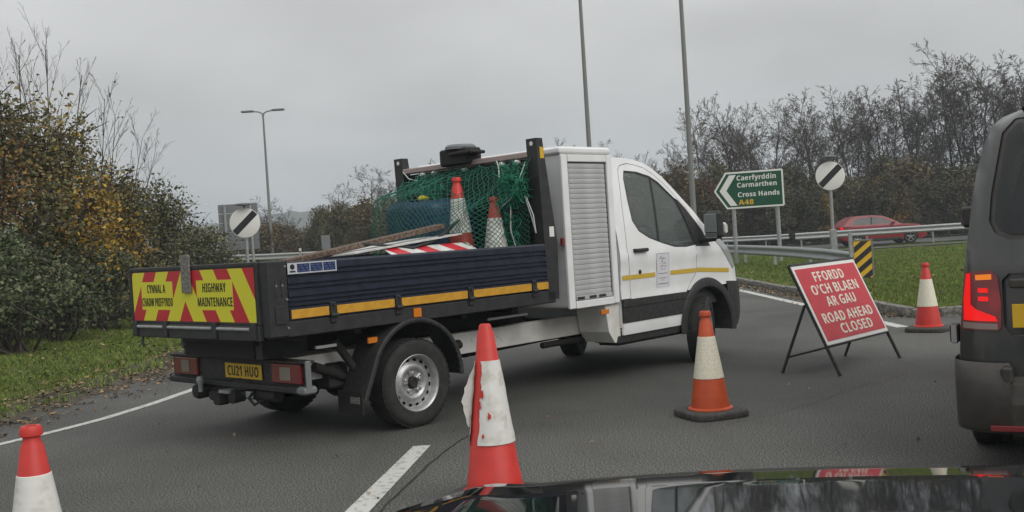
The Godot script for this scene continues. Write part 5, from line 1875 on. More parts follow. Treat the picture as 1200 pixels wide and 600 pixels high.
# ---------------------------------------------------------------- folding sign
func make_closed_sign() -> void:
	var fl := Vector3(2.90, 0, -9.23)
	var e := Vector3(0.6987, 0, -0.7155)
	var n := Vector3(0.7155, 0, 0.6987)
	var W := 1.264
	var ph := 0.425
	var t := thing("road_closed_sign", "red folding sign with white lettering on a black steel frame in the road", "road sign", fl + e * W * 0.5)
	# local: x along the board, y up the slope, z out of the face
	t.basis = Basis(e, Vector3.UP * cos(ph) - n * sin(ph), n * cos(ph) + Vector3.UP * sin(ph))
	var mb := MB.new()
	mb.bx(Vector3(-W / 2, 0.30, -0.006), Vector3(W / 2, 1.095, 0.0), 0.002)
	part("plate", mb, M.sign_white, t)
	mb = MB.new()
	mb.bx(Vector3(-W / 2 + 0.035, 0.335, 0.001), Vector3(W / 2 - 0.035, 1.06, 0.003))
	part("red_face", mb, M.sign_red, t)
	for q in [["FFORDD", 0.965, -0.02, 0.60], ["O'CH BLAEN", 0.835, -0.0, 0.93], ["AR GAU", 0.705, 0.0, 0.58], ["ROAD AHEAD", 0.55, 0.0, 1.0], ["CLOSED", 0.425, 0.06, 0.64]]:
		lettering(t, q[0], Vector3(q[2], q[1] + 0.0, 0.004), Vector3.RIGHT, Vector3.UP, q[3], 0.098, M.letter_cream, 0.0015)
	mb = MB.new()
	for s in [-1.0, 1.0]: mb.bx(Vector3(s * W / 2 - 0.013, 0.01, -0.03), Vector3(s * W / 2 + 0.013, 1.115, -0.004), 0.003)
	mb.bx(Vector3(-W / 2, 1.095, -0.03), Vector3(W / 2, 1.118, 0.004), 0.003)
	mb.bx(Vector3(-W / 2, 0.285, -0.03), Vector3(W / 2, 0.30, 0.004), 0.003)
	part("front_frame", mb, M.black_steel, t)
	# rear legs from the hinge
	var inv := t.transform.affine_inverse()
	for s in [-1.0, 1.0]:
		var foot: Vector3 = inv * (fl + e * (W * (0.5 + 0.5 * s) ) - n * 0.60)
		mb = MB.new()
		mb.tube([Vector3(s * (W / 2 - 0.005), 0.72, -0.04), foot], [0.014], 6)
		part("rear_leg", mb, M.black_steel, t)
	var fa := inv * (fl + e * 0.0 - n * 0.60)
	var fb := inv * (fl + e * W - n * 0.60)
	var ha := Vector3(-W / 2 + 0.005, 0.72, -0.04)
	var hb := Vector3(W / 2 - 0.005, 0.72, -0.04)
	mb = MB.new()
	mb.tube([fa.lerp(ha, 0.24), fb.lerp(hb, 0.24)], [0.013], 6)
	part("crossbar", mb, M.black_steel, t)

# ---------------------------------------------------------------- panel van ahead; x forward from its rear door, z to its off side
const VAN_W := [[0.25, 0.90], [0.45, 0.950], [0.7, 0.945], [1.0, 0.912], [1.18, 0.892], [1.38, 0.862], [1.6, 0.83], [1.8, 0.772], [1.88, 0.735], [1.93, 0.68], [1.965, 0.58]]
const VAN_X := [[0.25, 0.0], [0.8, 0.02], [1.1, 0.04], [1.4, 0.11], [1.88, 0.26], [1.965, 0.34]]
func van_rear(q: Vector2) -> Vector3:
	var hw: float = pw(VAN_W, q.y)
	return Vector3(pw(VAN_X, q.y) + 0.16 * pow(minf(absf(q.x) / hw, 1.0), 9.0) + 0.03 * q.x * q.x, q.y, q.x)

func make_van() -> void:
	var a := deg_to_rad(62.8)
	var right := Vector3(sin(a), 0, cos(a))
	var v := thing("panel_van", "dark grey panel van with its tail light lit, waiting by the closed road sign", "van", Vector3(2.33, 0, -5.49) + right * 0.96, a)
	var mb := MB.new()
	var ys := [0.30, 0.45, 0.6, 0.75, 0.9, 1.05, 1.2, 1.35, 1.5, 1.65, 1.8, 1.88, 1.93, 1.965]
	# sides
	for s in [-1.0, 1.0]:
		mb = MB.new()
		var g := []
		for y in ys:
			var row := []
			var hw: float = pw(VAN_W, y)
			var x0: float = pw(VAN_X, y) + 0.16 + 0.03 * hw * hw
			for k in 15:
				var t := k / 14.0
				var x := lerpf(x0, 4.75 - maxf(0.0, y - 1.0) * 1.0, t)
				row.append(Vector3(x, y, s * hw * (1.0 - 0.14 * pow(t, 8.0)) + s * 0.012 * sin(minf(t * 12.0, PI / 2))))
			g.append(row)
		mb.rows(g, Vector3(0, 0.2, s))
		part("side_panel", mb, M.van_grey, v)
	mb = MB.new()
	var rg := []
	for k in 9:
		var t := k / 8.0
		var row := []
		for j in 15:
			var z := lerpf(-0.58, 0.58, j / 14.0)
			row.append(Vector3(lerpf(0.34 + 0.03 * 0.3, 3.78, t), 1.965 + 0.035 * (1.0 - pow(z / 0.58, 2.0)), z))
		rg.append(row)
	mb.rows(rg, Vector3.UP)
	part("roof", mb, M.van_grey, v)
	mb = MB.new()
	mb.rows([[Vector3(3.78, 1.965, -0.58), Vector3(3.78, 1.99, 0), Vector3(3.78, 1.965, 0.58)], [Vector3(4.65, 1.1, -0.85), Vector3(4.72, 1.1, 0), Vector3(4.65, 1.1, 0.85)], [Vector3(4.85, 0.9, -0.8), Vector3(4.95, 0.9, 0), Vector3(4.85, 0.9, 0.8)], [Vector3(4.85, 0.3, -0.8), Vector3(4.95, 0.3, 0), Vector3(4.85, 0.3, 0.8)]], Vector3(1, 0.5, 0))
	part("front", mb, M.van_grey, v)
	# rear face
	var out := PackedVector2Array()
	for y in ys: out.append(Vector2(pw(VAN_W, y), y))
	for k in range(1, 8): out.append(Vector2(lerpf(0.58, -0.58, k / 8.0), 1.965))
	for k in range(ys.size() - 1, -1, -1): out.append(Vector2(-pw(VAN_W, ys[k]), ys[k]))
	var win := pv([[-0.60, 1.88], [-0.655, 1.82], [-0.72, 1.50], [-0.735, 1.36], [-0.715, 1.31], [-0.66, 1.28], [0.0, 1.265], [0.66, 1.28], [0.715, 1.31], [0.735, 1.36], [0.72, 1.50], [0.655, 1.82], [0.60, 1.88], [0.0, 1.89]])
	var rec := pv([[-0.715, 1.04], [-0.715, 0.80], [-0.68, 0.75], [0.68, 0.75], [0.715, 0.80], [0.715, 1.04], [0.68, 1.075], [-0.68, 1.075]])
	var win_o := Geometry2D.offset_polygon(win, 0.028)[0]
	mb = MB.new()
	mb.panel(out, van_rear, Vector3(-1, 0, 0), 0.07, 0.0, [win_o, rec])
	part("tailgate", mb, M.van_grey, v)
	mb = MB.new()
	mb.panel(win_o, func(q: Vector2) -> Vector3: return van_rear(q) + Vector3(0.012, 0, 0), Vector3(-1, 0, 0), 0.09, 0.0, [win])
	part("window_seal", mb, M.van_plastic, v)
	mb = MB.new()
	mb.panel(win, func(q: Vector2) -> Vector3: return van_rear(q) + Vector3(0.006, 0, 0), Vector3(-1, 0, 0), 0.09)
	part("rear_window", mb, M.tinted_glass, v)
	mb = MB.new()
	mb.panel(rec, func(q: Vector2) -> Vector3: return van_rear(q) + Vector3(0.035, 0, 0), Vector3(-1, 0, 0), 0.1)
	for i in rec.size():
		var p1: Vector3 = van_rear(rec[i])
		var p2: Vector3 = van_rear(rec[(i + 1) % rec.size()])
		mb.quad(p1, p2, p2 + Vector3(0.035, 0, 0), p1 + Vector3(0.035, 0, 0), Vector3(0, 0.9, 0) - (p1 + p2) * 0.5)
	part("plate_recess", mb, M.van_grey, v)
	mb = MB.new()
	mb.bx(Vector3(0.03, 0.79, -0.672), Vector3(0.045, 0.915, -0.152), 0.003)
	part("number_plate", mb, M.plate_yellow, v)
	mb = MB.new()
	mb.bx(Vector3(0.0, 1.0, -0.68), Vector3(0.03, 1.05, 0.68), 0.01)
	part("grab_handle", mb, M.van_plastic, v)
	# bumper with step
	mb = MB.new()
	var bp := pv([[-0.06, 0.27], [-0.075, 0.40], [-0.06, 0.50], [0.0, 0.535], [0.2, 0.535], [0.2, 0.25], [0.0, 0.23]])
	mb.prism(bp, -0.70, 0.70, func(p, q, w): return Vector3(p, q, w))
	for s in [-1.0, 1.0]:
		var g := []
		for k in 9:
			var t := k / 8.0
			var row := []
			var zz := lerpf(0.695, 0.975, sin(t * PI / 2))
			var xx := 0.24 * (1.0 - cos(t * PI / 2))
			for q in [[0.0, 0.61], [-0.045, 0.575], [-0.075, 0.50], [-0.08, 0.40], [-0.06, 0.27], [0.0, 0.235]]:
				row.append(Vector3(q[0] + xx, q[1], s * zz))
			g.append(row)
		var last := []
		for q in [[0.5, 0.60], [0.5, 0.575], [0.5, 0.50], [0.5, 0.40], [0.5, 0.27], [0.5, 0.235]]: last.append(Vector3(q[0], q[1], s * 0.968))
		g.append(last)
		mb.rows(g, Vector3(-1, 0, s))
		mb.bx(Vector3(-0.07, 0.5, s * 0.68), Vector3(0.2, 0.60, s * 0.74), 0.02)
	part("bumper", mb, M.van_plastic, v)
	mb = MB.new()
	mb.bx(Vector3(-0.083, 0.262, -0.80), Vector3(-0.06, 0.292, 0.80), 0.004)
	part("reflector", mb, M.lamp_red, v)
	# tail lights, lit
	for s in [-1.0, 1.0]:
		var lm := func(off: float) -> Callable:
			return func(q: Vector2) -> Vector3: return van_rear(Vector2(q.x * s, q.y)) + Vector3(-off, 0, 0)
		var lamp := Node3D.new()
		lamp.name = "tail_light"
		v.add_child(lamp, true)
		var shape := pv([[0.898, 1.085], [0.77, 1.095], [0.735, 1.06], [0.722, 0.92], [0.728, 0.79], [0.745, 0.775], [0.928, 0.775], [0.918, 0.93]])
		mb = MB.new(); mb.panel(shape, lm.call(0.012), Vector3(-1, 0, 0), 0.05, 0.02); part("red_lens", mb, M.lamp_red, lamp)
		mb = MB.new(); mb.panel(pv([[0.893, 1.075], [0.872, 1.077], [0.878, 0.91], [0.85, 0.885], [0.755, 0.85], [0.745, 0.825], [0.915, 0.825], [0.912, 0.93]]), lm.call(0.0155), Vector3(-1, 0, 0), 0.05, 0.006); part("glow_light", mb, M.glow_red, lamp)
		for y in [1.0, 0.955]:
			mb = MB.new(); mb.panel(pv([[0.835, y], [0.785, y], [0.785, y - 0.024], [0.835, y - 0.024]]), lm.call(0.0155), Vector3(-1, 0, 0), 0.05, 0.004); part("glow_light", mb, M.glow_red, lamp)
		mb = MB.new(); mb.panel(pv([[0.845, 1.070], [0.765, 1.075], [0.765, 1.046], [0.845, 1.042]]), lm.call(0.0155), Vector3(-1, 0, 0), 0.05, 0.004); part("amber_light", mb, M.glow_amber, lamp)
		mb = MB.new(); mb.panel(pv([[0.92, 0.815], [0.745, 0.812], [0.745, 0.782], [0.92, 0.782]]), lm.call(0.0155), Vector3(-1, 0, 0), 0.05, 0.004); part("reversing_lens", mb, M.lamp_clear, lamp)
		var li := OmniLight3D.new()
		li.name = "tail_glow"
		li.light_color = Color(1.0, 0.08, 0.05)
		li.light_energy = 0.004
		li.light_size = 0.06
		li.omni_range = 6.0
		li.omni_attenuation = 2.0
		li.shadow_enabled = true
		li.position = van_rear(Vector2(0.87 * s, 0.95)) + Vector3(-0.22, 0, 0)
		lamp.add_child(li)
	mb = MB.new(); mb.bx(Vector3(0.30, 0.68, -1.0), Vector3(0.42, 0.79, -0.95), 0.012)
	var sb := part("side_catch", mb, M.van_plastic, v)
	mb = MB.new(); mb.bx(Vector3(0.295, 0.685, -0.992), Vector3(0.30, 0.785, -0.965)); part("edge_plate", mb, M.zinc_plate, sb)
	for s in [-1.0, 1.0]:
		mb = MB.new()
		mb.box(Vector3(3.45, 1.365, s * 0.995), Vector3(0.10, 0.18, 0.22), 0.03)
		part("mirror", mb, M.van_plastic, v)
		wheel(v, Vector3(0.95, 0.34, s * 0.83), 0.34, 0.22, s, 0.0, false)
		wheel(v, Vector3(3.95, 0.34, s * 0.83), 0.34, 0.22, s, 0.0, false)
	mb = MB.new()
	mb.bx(Vector3(0.25, 0.3, -0.65), Vector3(4.7, 0.4, 0.65))
	part("underbody", mb, M.chassis_dark, v)

# ---------------------------------------------------------------- the car we look out over; x forward from the eye, z to its off side
func bonnet_y(x: float, z: float) -> float:
	var y := pw([[0.6, 1.045], [1.0, 1.035], [1.4, 1.012], [1.7, 0.985], [1.9, 0.962], [2.02, 0.942], [2.12, 0.912], [2.2, 0.87], [2.26, 0.81]], x)
	var az := absf(z)
	y -= 0.030 * z * z - 0.018
	y -= 0.55 * pow(maxf(0.0, az - 0.58), 2.0)
	y += 0.008 * exp(-pow((az - 0.52) / 0.05, 2.0))
	return y

func make_own_car() -> void:
	var a := deg_to_rad(84.0)
	var right := Vector3(sin(a), 0, cos(a))
	var c := thing("black_car", "glossy black car bonnet in front of the torn red cone", "car", right * 0.24, a)
	var mb := MB.new()
	# plan outline of bonnet: front edge curves back to the wings
	var front := func(z: float) -> float: return 2.20 - 0.06 * pow(absf(z) / 0.6, 2.0) - 0.55 * pow(maxf(0.0, absf(z) - 0.5) / 0.4, 2.2)
	var map := func(q: Vector2) -> Vector3:
		var f: float = front.call(q.y)
		var x: float = lerpf(0.6, f, q.x)
		var xe: float = lerpf(0.6, 2.20, q.x)
		return Vector3(x, bonnet_y(xe, q.y), q.y)
	var lead := 0.71
	mb.panel(pv([[0.0, -0.80], [0.0, 0.80], [lead, 0.80], [lead, -0.80]]), map, Vector3.UP, 0.04)
	part("bonnet", mb, M.black_gloss, c)
	mb = MB.new()
	mb.panel(pv([[lead + 0.003, -0.80], [lead + 0.003, 0.80], [1.0, 0.80], [1.0, -0.80]]), func(q: Vector2) -> Vector3: return map.call(q) - Vector3(0, 0.004 + 0.03 * (q.x - lead), 0), Vector3(0.3, 1, 0), 0.025)
	part("nose_panel", mb, M.black_gloss, c)
	mb = MB.new()
	mb.panel(pv([[lead - 0.02, -0.79], [lead - 0.02, 0.79], [lead + 0.02, 0.79], [lead + 0.02, -0.79]]), func(q: Vector2) -> Vector3: return map.call(q) - Vector3(0, 0.02, 0), Vector3.UP, 0.04)
	part("shut_line", mb, M.ink_black, c)
	for s in [-1.0, 1.0]:
		mb = MB.new()
		var g := []
		for k in 25:
			var t := k / 24.0
			var top: Vector3 = map.call(Vector2(t, s * 0.803))
			var row := []
			for q in [[0.0, 0.0], [0.05, -0.03], [0.085, -0.09], [0.10, -0.2], [0.10, -0.45], [0.085, -0.65]]:
				var bulge := sin(clampf(t * 1.2, 0, 1) * PI * 0.5)
				row.append(top + Vector3(0.03 * q[0], q[1], s * q[0] * (0.5 + 0.5 * bulge)))
			g.append(row)
		mb.rows(g, Vector3(0, 0.3, s))
		part("wing", mb, M.black_gloss, c)
		wheel(c, Vector3(1.25, 0.33, s * 0.80), 0.33, 0.21, s, 0.0, false)
	mb = MB.new()
	var gg := []
	for q in [[0.0, 0.0], [0.035, -0.06], [0.05, -0.18], [0.06, -0.4], [0.03, -0.58]]:
		var row := []
		for k in 33:
			var z := lerpf(-0.8, 0.8, k / 32.0)
			var e: Vector3 = map.call(Vector2(1.0, z)) - Vector3(0, 0.002, 0)
			row.append(e + Vector3(q[0], q[1], 0))
		gg.append(row)
	mb.rows(gg, Vector3(1, 0, 0))
	part("front_bumper", mb, M.black_gloss, c)
	mb = MB.new()
	mb.rows([[Vector3(0.62, 1.02, -0.8), Vector3(0.62, 1.06, 0), Vector3(0.62, 1.02, 0.8)], [Vector3(0.45, 1.0, -0.8), Vector3(0.45, 1.03, 0), Vector3(0.45, 1.0, 0.8)]], Vector3.UP)
	part("scuttle", mb, M.black_plastic, c)

# ---------------------------------------------------------------- red car on the main road
func make_red_car() -> void:
	var p := at_depth(1030, 285, 54.6)
	p.y = -0.12
	var c := thing("red_car", "red hatchback driving behind the far crash barrier", "car", p + Vector3(-2.25, 0, 0), 0.0)
	var wv := func(y: float) -> float: return 0.90 if y < 0.95 else 0.90 - 0.22 * (y - 0.95) / 0.6
	var body := pv([[0.02, 0.45], [0.0, 0.75], [0.08, 1.0], [0.12, 1.06], [3.1, 1.04], [3.55, 1.02], [4.1, 0.96], [4.4, 0.84], [4.52, 0.62], [4.50, 0.35], [4.2, 0.24], [0.3, 0.26]])
	var cabin := pv([[0.10, 1.04], [0.45, 1.38], [0.75, 1.53], [1.2, 1.575], [1.8, 1.57], [2.3, 1.50], [2.75, 1.30], [3.2, 1.03]])
	var glass := pv([[0.62, 1.10], [0.80, 1.40], [1.2, 1.47], [1.8, 1.47], [2.22, 1.41], [2.85, 1.10]])
	var pill := pv([[1.58, 1.08], [1.62, 1.5], [1.69, 1.5], [1.66, 1.08]])
	var arches := [circle(Vector2(0.85, 0.33), 0.38, 24), circle(Vector2(3.62, 0.33), 0.38, 24)]
	var mb := MB.new()
	for s in [-1.0, 1.0]:
		mb.panel(body, func(q: Vector2) -> Vector3: return Vector3(q.x, q.y, s * (wv.call(q.y) - 0.10 * pow(maxf(absf(q.x - 2.25) - 1.6, 0.0) / 0.65, 2.0))), Vector3(0, 0, s), 0.2, 0.0, arches)
	for k in body.size():
		var a := body[k]
		var b := body[(k + 1) % body.size()]
		if a.y < 0.3 and b.y < 0.3: continue
		var wa: float = wv.call(a.y) - 0.10 * pow(maxf(absf(a.x - 2.25) - 1.6, 0.0) / 0.65, 2.0)
		var wb: float = wv.call(b.y) - 0.10 * pow(maxf(absf(b.x - 2.25) - 1.6, 0.0) / 0.65, 2.0)
		mb.quad(Vector3(a.x, a.y, -wa), Vector3(a.x, a.y, wa), Vector3(b.x, b.y, wb), Vector3(b.x, b.y, -wb), Vector3((a + b).x * 0.5 - 2.2, (a + b).y * 0.5 - 0.4, 0))
	part("body", mb, M.car_red, c)
	mb = MB.new()
	for s in [-1.0, 1.0]:
		mb.panel(cabin, func(q: Vector2) -> Vector3: return Vector3(q.x, q.y, s * wv.call(q.y)), Vector3(0, 0, s), 0.2, 0.0, [glass])
	for k in cabin.size() - 1:
		var a := cabin[k]
		var b := cabin[k + 1]
		mb.quad(Vector3(a.x, a.y, -wv.call(a.y)), Vector3(a.x, a.y, wv.call(a.y)), Vector3(b.x, b.y, wv.call(b.y)), Vector3(b.x, b.y, -wv.call(b.y)), Vector3((a + b).x * 0.5 - 1.6, 1.0, 0))
	part("roof", mb, M.car_red, c)
	for s in [-1.0, 1.0]:
		mb = MB.new()
		mb.panel(glass, func(q: Vector2) -> Vector3: return Vector3(q.x, q.y, s * (wv.call(q.y) - 0.008)), Vector3(0, 0, s), 0.3)
		part("window", mb, M.tinted_glass, c)
		mb = MB.new()
		mb.panel(pill, func(q: Vector2) -> Vector3: return Vector3(q.x, q.y, s * (wv.call(q.y) + 0.003)), Vector3(0, 0, s), 0.3)
		part("pillar", mb, M.black_plastic, c)
		mb = MB.new(); mb.box(Vector3(2.72, 1.13, s * 1.0), Vector3(0.13, 0.14, 0.2), 0.04); part("mirror", mb, M.car_red, c)
		mb = MB.new(); mb.bx(Vector3(0.02, 0.9, s * 0.62), Vector3(0.14, 1.02, s * 0.86), 0.03); part("tail_light", mb, M.glow_red, c)
		mb = MB.new(); mb.bx(Vector3(4.28, 0.72, s * 0.55), Vector3(4.47, 0.84, s * 0.82), 0.03); part("headlight", mb, M.headlamp, c)
		mb = MB.new(); mb.bx(Vector3(1.3, 0.24, s * 0.88), Vector3(3.15, 0.36, s * 0.905), 0.01); part("sill", mb, M.black_plastic, c)
		for x in [0.85, 3.62]:
			wheel(c, Vector3(x, 0.33, s * 0.79), 0.34, 0.21, s, 0.0, false)

# ---------------------------------------------------------------- signs
func post(parent: Node, x: float, y0: float, y1: float, r: float, z := -0.07, called := "post") -> void:
	var mb := MB.new()
	mb.tube([Vector3(x, y0, z), Vector3(x, y1, z)], [r], 10)
	part(called, mb, M.galvanised, parent)

func speed_sign(label: String, px: float, py: float, d: float, r: float, turn: float, hat: float) -> void:
	var c := at_depth(px, py, d)
	var gy := gh(c.x, c.z)
	var t := thing("speed_limit_sign", label, "road sign", Vector3(c.x, gy, c.z), turn)
	var y := c.y - gy
	var mb := MB.new()
	mb.lathe(Vector3(0, y, 0), Vector3(0, 0, 1), [[0.0, -0.012], [r * 1.02, -0.012], [r * 1.02, 0.0], [r, 0.003], [0.0, 0.003]], 40)
	part("plate", mb, M.sign_white, t)
	mb = MB.new()
	var band := Geometry2D.intersect_polygons(circle(Vector2.ZERO, r * 0.985, 48), pv([[-2, -2.0 * 0.95 - r * 0.30], [2, 2.0 * 0.95 - r * 0.30], [2, 2.0 * 0.95 + r * 0.30], [-2, -2.0 * 0.95 + r * 0.30]]))
	mb.prism(band[0], 0.004, 0.006, func(p, q, w): return Vector3(p, y + q, w))
	part("black_band", mb, M.ink_black, t)
	post(t, 0.0, -0.1, y + r * 0.8 + hat * 0.5, 0.045)
	mb = MB.new(); mb.bx(Vector3(-0.09, -0.05, -0.16), Vector3(0.09, 1.0, 0.02), 0.02); part("base_housing", mb, M.galvanised, t)
	mb = MB.new()
	mb.bx(Vector3(-0.05, y - r * 0.5, -0.05), Vector3(0.05, y - r * 0.42, -0.012)); mb.bx(Vector3(-0.05, y + r * 0.42, -0.05), Vector3(0.05, y + r * 0.5, -0.012))
	part("clip", mb, M.galvanised, t)
	mb = MB.new()
	mb.tube([Vector3(0, y + r * 0.8, -0.07), Vector3(0, y + r + hat, -0.07)], [0.03], 8)
	mb.lathe(Vector3(0, y + r + hat, 0.02), Vector3.UP, [[0.0, -0.02], [0.1, -0.02], [0.22, 0.0], [0.22, 0.03], [0.14, 0.05], [0.0, 0.055]], 20)
	part("sign_lamp", mb, M.sign_back, t)

func make_signs() -> void:
	speed_sign("round white sign with a black diagonal bar behind the crash barrier by the red car", 973, 206, 30.0, 0.41, -0.12, 0.13)
	speed_sign("round white sign with a black diagonal bar in front of the grey sign back", 287, 261, 27.0, 0.385, 0.15, 0.08)
	# green direction sign
	var c := at_depth(878, 222, 33.5)
	var gy := gh(c.x, c.z)
	var t := thing("direction_sign", "green arrow shaped direction sign on two grey posts behind the crash barrier", "road sign", Vector3(c.x, gy, c.z), -0.22)
	var y := c.y - gy
	var arrow := pv([[-1.13, 0.0], [-0.74, 0.60], [1.05, 0.60], [1.09, 0.56], [1.09, -0.56], [1.05, -0.60], [-0.74, -0.60]])
	var f := func(p, q, w): return Vector3(p, y + q, w)
	var mb := MB.new()
	mb.prism(arrow, -0.025, 0.0, f)
	part("plate", mb, M.sign_white, t)
	mb = MB.new()
	mb.prism(Geometry2D.offset_polygon(arrow, -0.055)[0], 0.001, 0.003, f)
	part("green_face", mb, M.sign_green, t)
	mb = MB.new()
	mb.prism(pv([[-0.95, 0.0], [-0.62, 0.50], [-0.40, 0.50], [-0.73, 0.0], [-0.40, -0.50], [-0.62, -0.50]]), 0.004, 0.006, f)
	part("chevron", mb, M.sign_white, t)
	for q in [["Caerfyrddin", 0.24, 0.37, 1.24, 0.225], ["Carmarthen", 0.25, 0.165, 1.25, 0.165], ["Cross Hands", 0.29, -0.145, 1.32, 0.165]]:
		lettering(t, q[0], Vector3(q[1], y + q[2], 0.005), Vector3.RIGHT, Vector3.UP, q[3], q[4], M.sign_white, 0.0015)
	lettering(t, "A48", Vector3(-0.12, y - 0.40, 0.005), Vector3.RIGHT, Vector3.UP, 0.48, 0.165, M.sign_yellow, 0.0015)
	post(t, -0.53, -0.1, y + 0.5, 0.07, -0.10)
	post(t, 0.86, -0.1, y + 0.5, 0.07, -0.10)
	# back of a rectangular sign
	c = at_depth(280, 266, 33.0)
	gy = gh(c.x, c.z)
	t = thing("sign_back", "grey aluminium back of a rectangular sign behind the round speed sign", "road sign", Vector3(c.x, gy, c.z), 0.1)
	y = c.y - gy
	for k in 5:
		mb = MB.new()
		mb.bx(Vector3(-0.62, y - 0.74 + k * 0.298, -0.02), Vector3(0.62, y - 0.74 + k * 0.298 + 0.288, 0.01), 0.008)
		part("plank", mb, M.sign_back, t)
	for x in [-0.4, 0.4]: post(t, x, -0.1, y + 0.7, 0.045, 0.06)
	# small grey sign and white marker post beyond
	c = at_depth(382, 284, 52.0)
	gy = gh(c.x, c.z)
	t = thing("small_sign", "small grey sign seen from behind in the shrubs past the truck's tailboard", "road sign", Vector3(c.x, gy, c.z), 0.0)
	mb = MB.new(); mb.bx(Vector3(-0.22, c.y - gy - 0.36, 0.0), Vector3(0.22, c.y - gy + 0.36, 0.02), 0.005); part("plate", mb, M.sign_back, t)
	post(t, 0.0, -0.1, c.y - gy + 0.3, 0.035, -0.05)
	c = at_depth(352, 297, 50.0)
	gy = gh(c.x, c.z)
	t = thing("marker_post", "slim white marker post past the truck's tailboard", "marker post", Vector3(c.x, gy, c.z), 0.0)
	mb = MB.new(); mb.bx(Vector3(-0.06, -0.1, -0.03), Vector3(0.06, c.y - gy + 0.25, 0.03), 0.015); part("post", mb, M.sheet_white, t)
	mb = MB.new(); mb.bx(Vector3(-0.05, c.y - gy + 0.0, 0.031), Vector3(0.05, c.y - gy + 0.12, 0.036)); part("reflector", mb, M.lamp_red, t)
	# hazard marker at the barrier's end
	c = on_ground(1013, 328, 0.1)
	t = thing("hazard_marker", "yellow and black striped marker plate at the end of the crash barrier", "marker", Vector3(c.x, 0.1, c.z), 0.0)
	mb = MB.new(); mb.bx(Vector3(-0.19, 0.02, -0.02), Vector3(0.20, 0.82, 0.0), 0.01); part("plate", mb, M.sign_yellow, t)
	mb = MB.new(); mb.bx(Vector3(0.185, 0.0, -0.03), Vector3(0.215, 0.83, 0.01), 0.004); mb.bx(Vector3(-0.2, 0.82, -0.03), Vector3(0.215, 0.845, 0.01), 0.004); part("frame", mb, M.sign_back, t)
	for k in 5:
		var b := -0.28 + k * 0.25
		var st := Geometry2D.intersect_polygons(pv([[-0.18, 0.03], [0.18, 0.03], [0.18, 0.81], [-0.18, 0.81]]), pv([[-0.3, b], [0.3, b + 0.47], [0.3, b + 0.60], [-0.3, b + 0.13]]))
		for poly in st:
			mb = MB.new()
			mb.prism(poly, 0.001, 0.003, func(p, q, w): return Vector3(p, q, w))
			part("stripe", mb, M.ink_black, t)
	mb = MB.new(); mb.bx(Vector3(-0.27, -0.1, -0.06), Vector3(-0.20, 1.0, -0.0), 0.006); part("post", mb, M.galvanised, t)

# ---------------------------------------------------------------- crash barriers
func barrier(label: String, pts: Array, face: Vector3, spacing := 3.2, tall := 1.0) -> void:
	var o: Vector3 = pts[0]
	var t := thing("crash_barrier", label, "crash barrier", o)
	var mb := MB.new()
	var g := []
	for i in pts.size():
		var d: Vector3 = (pts[min(i + 1, pts.size() - 1)] - pts[max(i - 1, 0)]).normalized()
		var out := d.cross(Vector3.UP).normalized()
		if out.dot(face) < 0: out = -out
		var row := []
		for q in [[-0.01, 0.0], [0.0, 0.002], [0.055, 0.035], [0.06, 0.09], [0.0, 0.125], [-0.005, 0.155], [0.0, 0.185], [0.06, 0.22], [0.055, 0.275], [0.0, 0.308], [-0.01, 0.31]]:
			row.append(pts[i] - o + out * q[0] + Vector3(0, (q[1] - 0.31) * tall, 0))
		g.append(row)
	mb.rows(g, face)
	part("beam", mb, M.galvanised, t)
	var acc := 0.3
	for i in pts.size() - 1:
		var a: Vector3 = pts[i]
		var b: Vector3 = pts[i + 1]
		var l := a.distance_to(b)
		while acc < l:
			var p := a.lerp(b, acc / l) - o
			var d2 := (b - a).normalized()
			var out2 := d2.cross(Vector3.UP).normalized()
			if out2.dot(face) < 0: out2 = -out2
			mb = MB.new()
			mb.x = Transform3D(Basis(d2, Vector3.UP, d2.cross(Vector3.UP)), p - out2 * 0.07)
			mb.bx(Vector3(-0.03, -p.y - o.y - 0.1, -0.045), Vector3(0.03, -0.02, 0.045), 0.004)
			mb.x = Transform3D.IDENTITY
			part("post", mb, M.galvanised, t)
			acc += spacing
		acc -= l

func make_barriers() -> void:
	barrier("curving galvanised crash barrier behind the closed road sign, ending at the striped marker", [Vector3(8.0, 0.60, -24.0), Vector3(7.95, 0.66, -26.0), Vector3(7.85, 0.70, -28.5), Vector3(7.75, 0.72, -31.0), Vector3(7.6, 0.73, -34.0), Vector3(7.4, 0.73, -38.0), Vector3(7.1, 0.73, -44.0), Vector3(6.6, 0.73, -52.0)], Vector3(-1, 0, 0.3))
	var a := on_ground(924, 288.5, 0.15)
	barrier("straight galvanised crash barrier between the grass and the red car", [Vector3(a.x, 0.80, -50.8), Vector3(22, 0.81, -50.4), Vector3(30, 0.81, -50.0), Vector3(44, 0.81, -49.6), Vector3(70, 0.81, -49.0)], Vector3(0, 0, 1), 3.2, 1.1)
	barrier("thin distant crash barrier behind the posts of the green sign", [at_depth(846, 278, 58.5), at_depth(890, 276, 58.5), at_depth(924, 274, 58.5)], Vector3(0, 0, 1), 2.2)
	barrier("distant crash barrier past the foot of the double armed lamp post", [at_depth(262, 299, 50.0), at_depth(310, 297.5, 50.0), at_depth(372, 294.5, 50.0)], Vector3(0, 0, 1), 2.4)

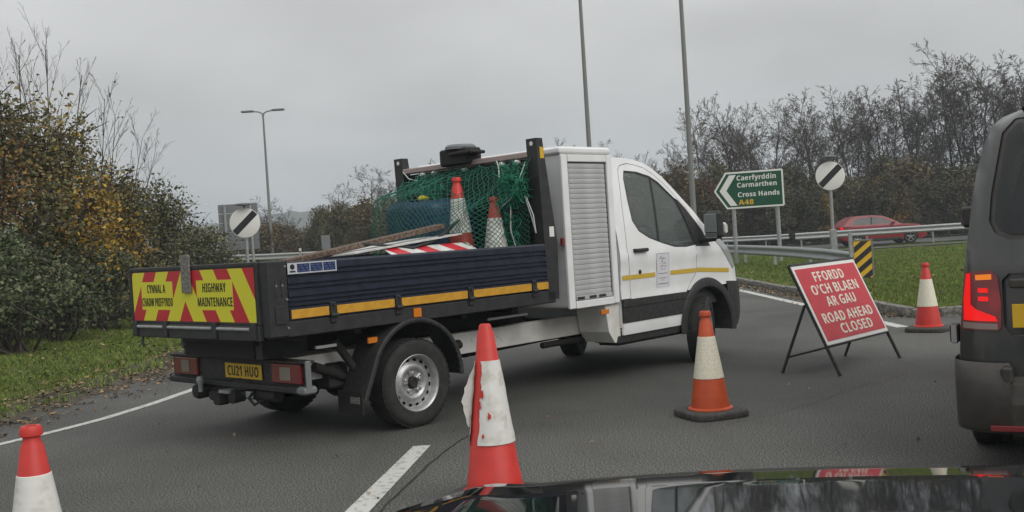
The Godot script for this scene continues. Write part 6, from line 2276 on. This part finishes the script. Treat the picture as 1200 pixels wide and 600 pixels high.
# ---------------------------------------------------------------- lamp posts
func make_lamp_posts() -> void:
	var b := at_depth(319.5, 303, 62.0)
	var top := at_depth(309, 130, 62.0)
	b.y = gh(b.x, b.z)
	var t := thing("double_lamp_post", "tall grey lamp post with two arms rising over the distant shrubs", "lamp post", b)
	var H := top.y - b.y
	var mb := MB.new()
	mb.tube([Vector3(0, -0.1, 0), Vector3(0, 1.4, 0), Vector3(0, 1.45, 0), Vector3(0, H - 0.3, 0)], [0.13, 0.13, 0.10, 0.055], 12)
	part("pole", mb, M.lamp_grey, t)
	for s in [-1.0, 1.0]:
		mb = MB.new()
		mb.tube([Vector3(0, H - 0.35, 0), Vector3(s * 0.06, H - 0.14, 0), Vector3(s * 0.25, H - 0.04, 0), Vector3(s * 0.6, H, 0)], [0.045, 0.045, 0.04, 0.035], 8)
		part("arm", mb, M.lamp_grey, t)
		mb = MB.new()
		mb.box(Vector3(s * 0.92, H + 0.02, 0), Vector3(0.78, 0.12, 0.3), 0.05)
		part("lantern", mb, M.sign_back, t)
	var poles := [[690, 168, 44.0, 680, 0, "slim tall lamp post standing behind the truck's tool pod"], [812, 262, 40.0, 799.5, 0, "tall lamp post standing between the truck's cab and the green sign"]]
	for q in poles:
		var p := at_depth(q[0], q[1], q[2])
		var p2 := at_depth(q[3], q[4], q[2])
		var base := Vector3((p.x + p2.x) * 0.5, 0, p.z)
		base.y = gh(base.x, base.z)
		t = thing("lamp_post", q[5], "lamp post", base)
		mb = MB.new()
		mb.tube([Vector3(0, -0.1, 0), Vector3(0, 1.5, 0), Vector3(0, 1.55, 0), Vector3(0, 12.0, 0)], [0.14, 0.14, 0.115, 0.07], 12)
		part("pole", mb, M.lamp_grey, t)
		mb = MB.new()
		mb.tube([Vector3(0, 11.9, 0), Vector3(-0.1, 12.2, 0), Vector3(-0.4, 12.35, 0), Vector3(-1.0, 12.4, 0)], [0.05, 0.05, 0.045, 0.04], 8)
		part("arm", mb, M.lamp_grey, t)
		mb = MB.new()
		mb.box(Vector3(-1.4, 12.42, 0), Vector3(0.85, 0.13, 0.3), 0.05)
		part("lantern", mb, M.sign_back, t)
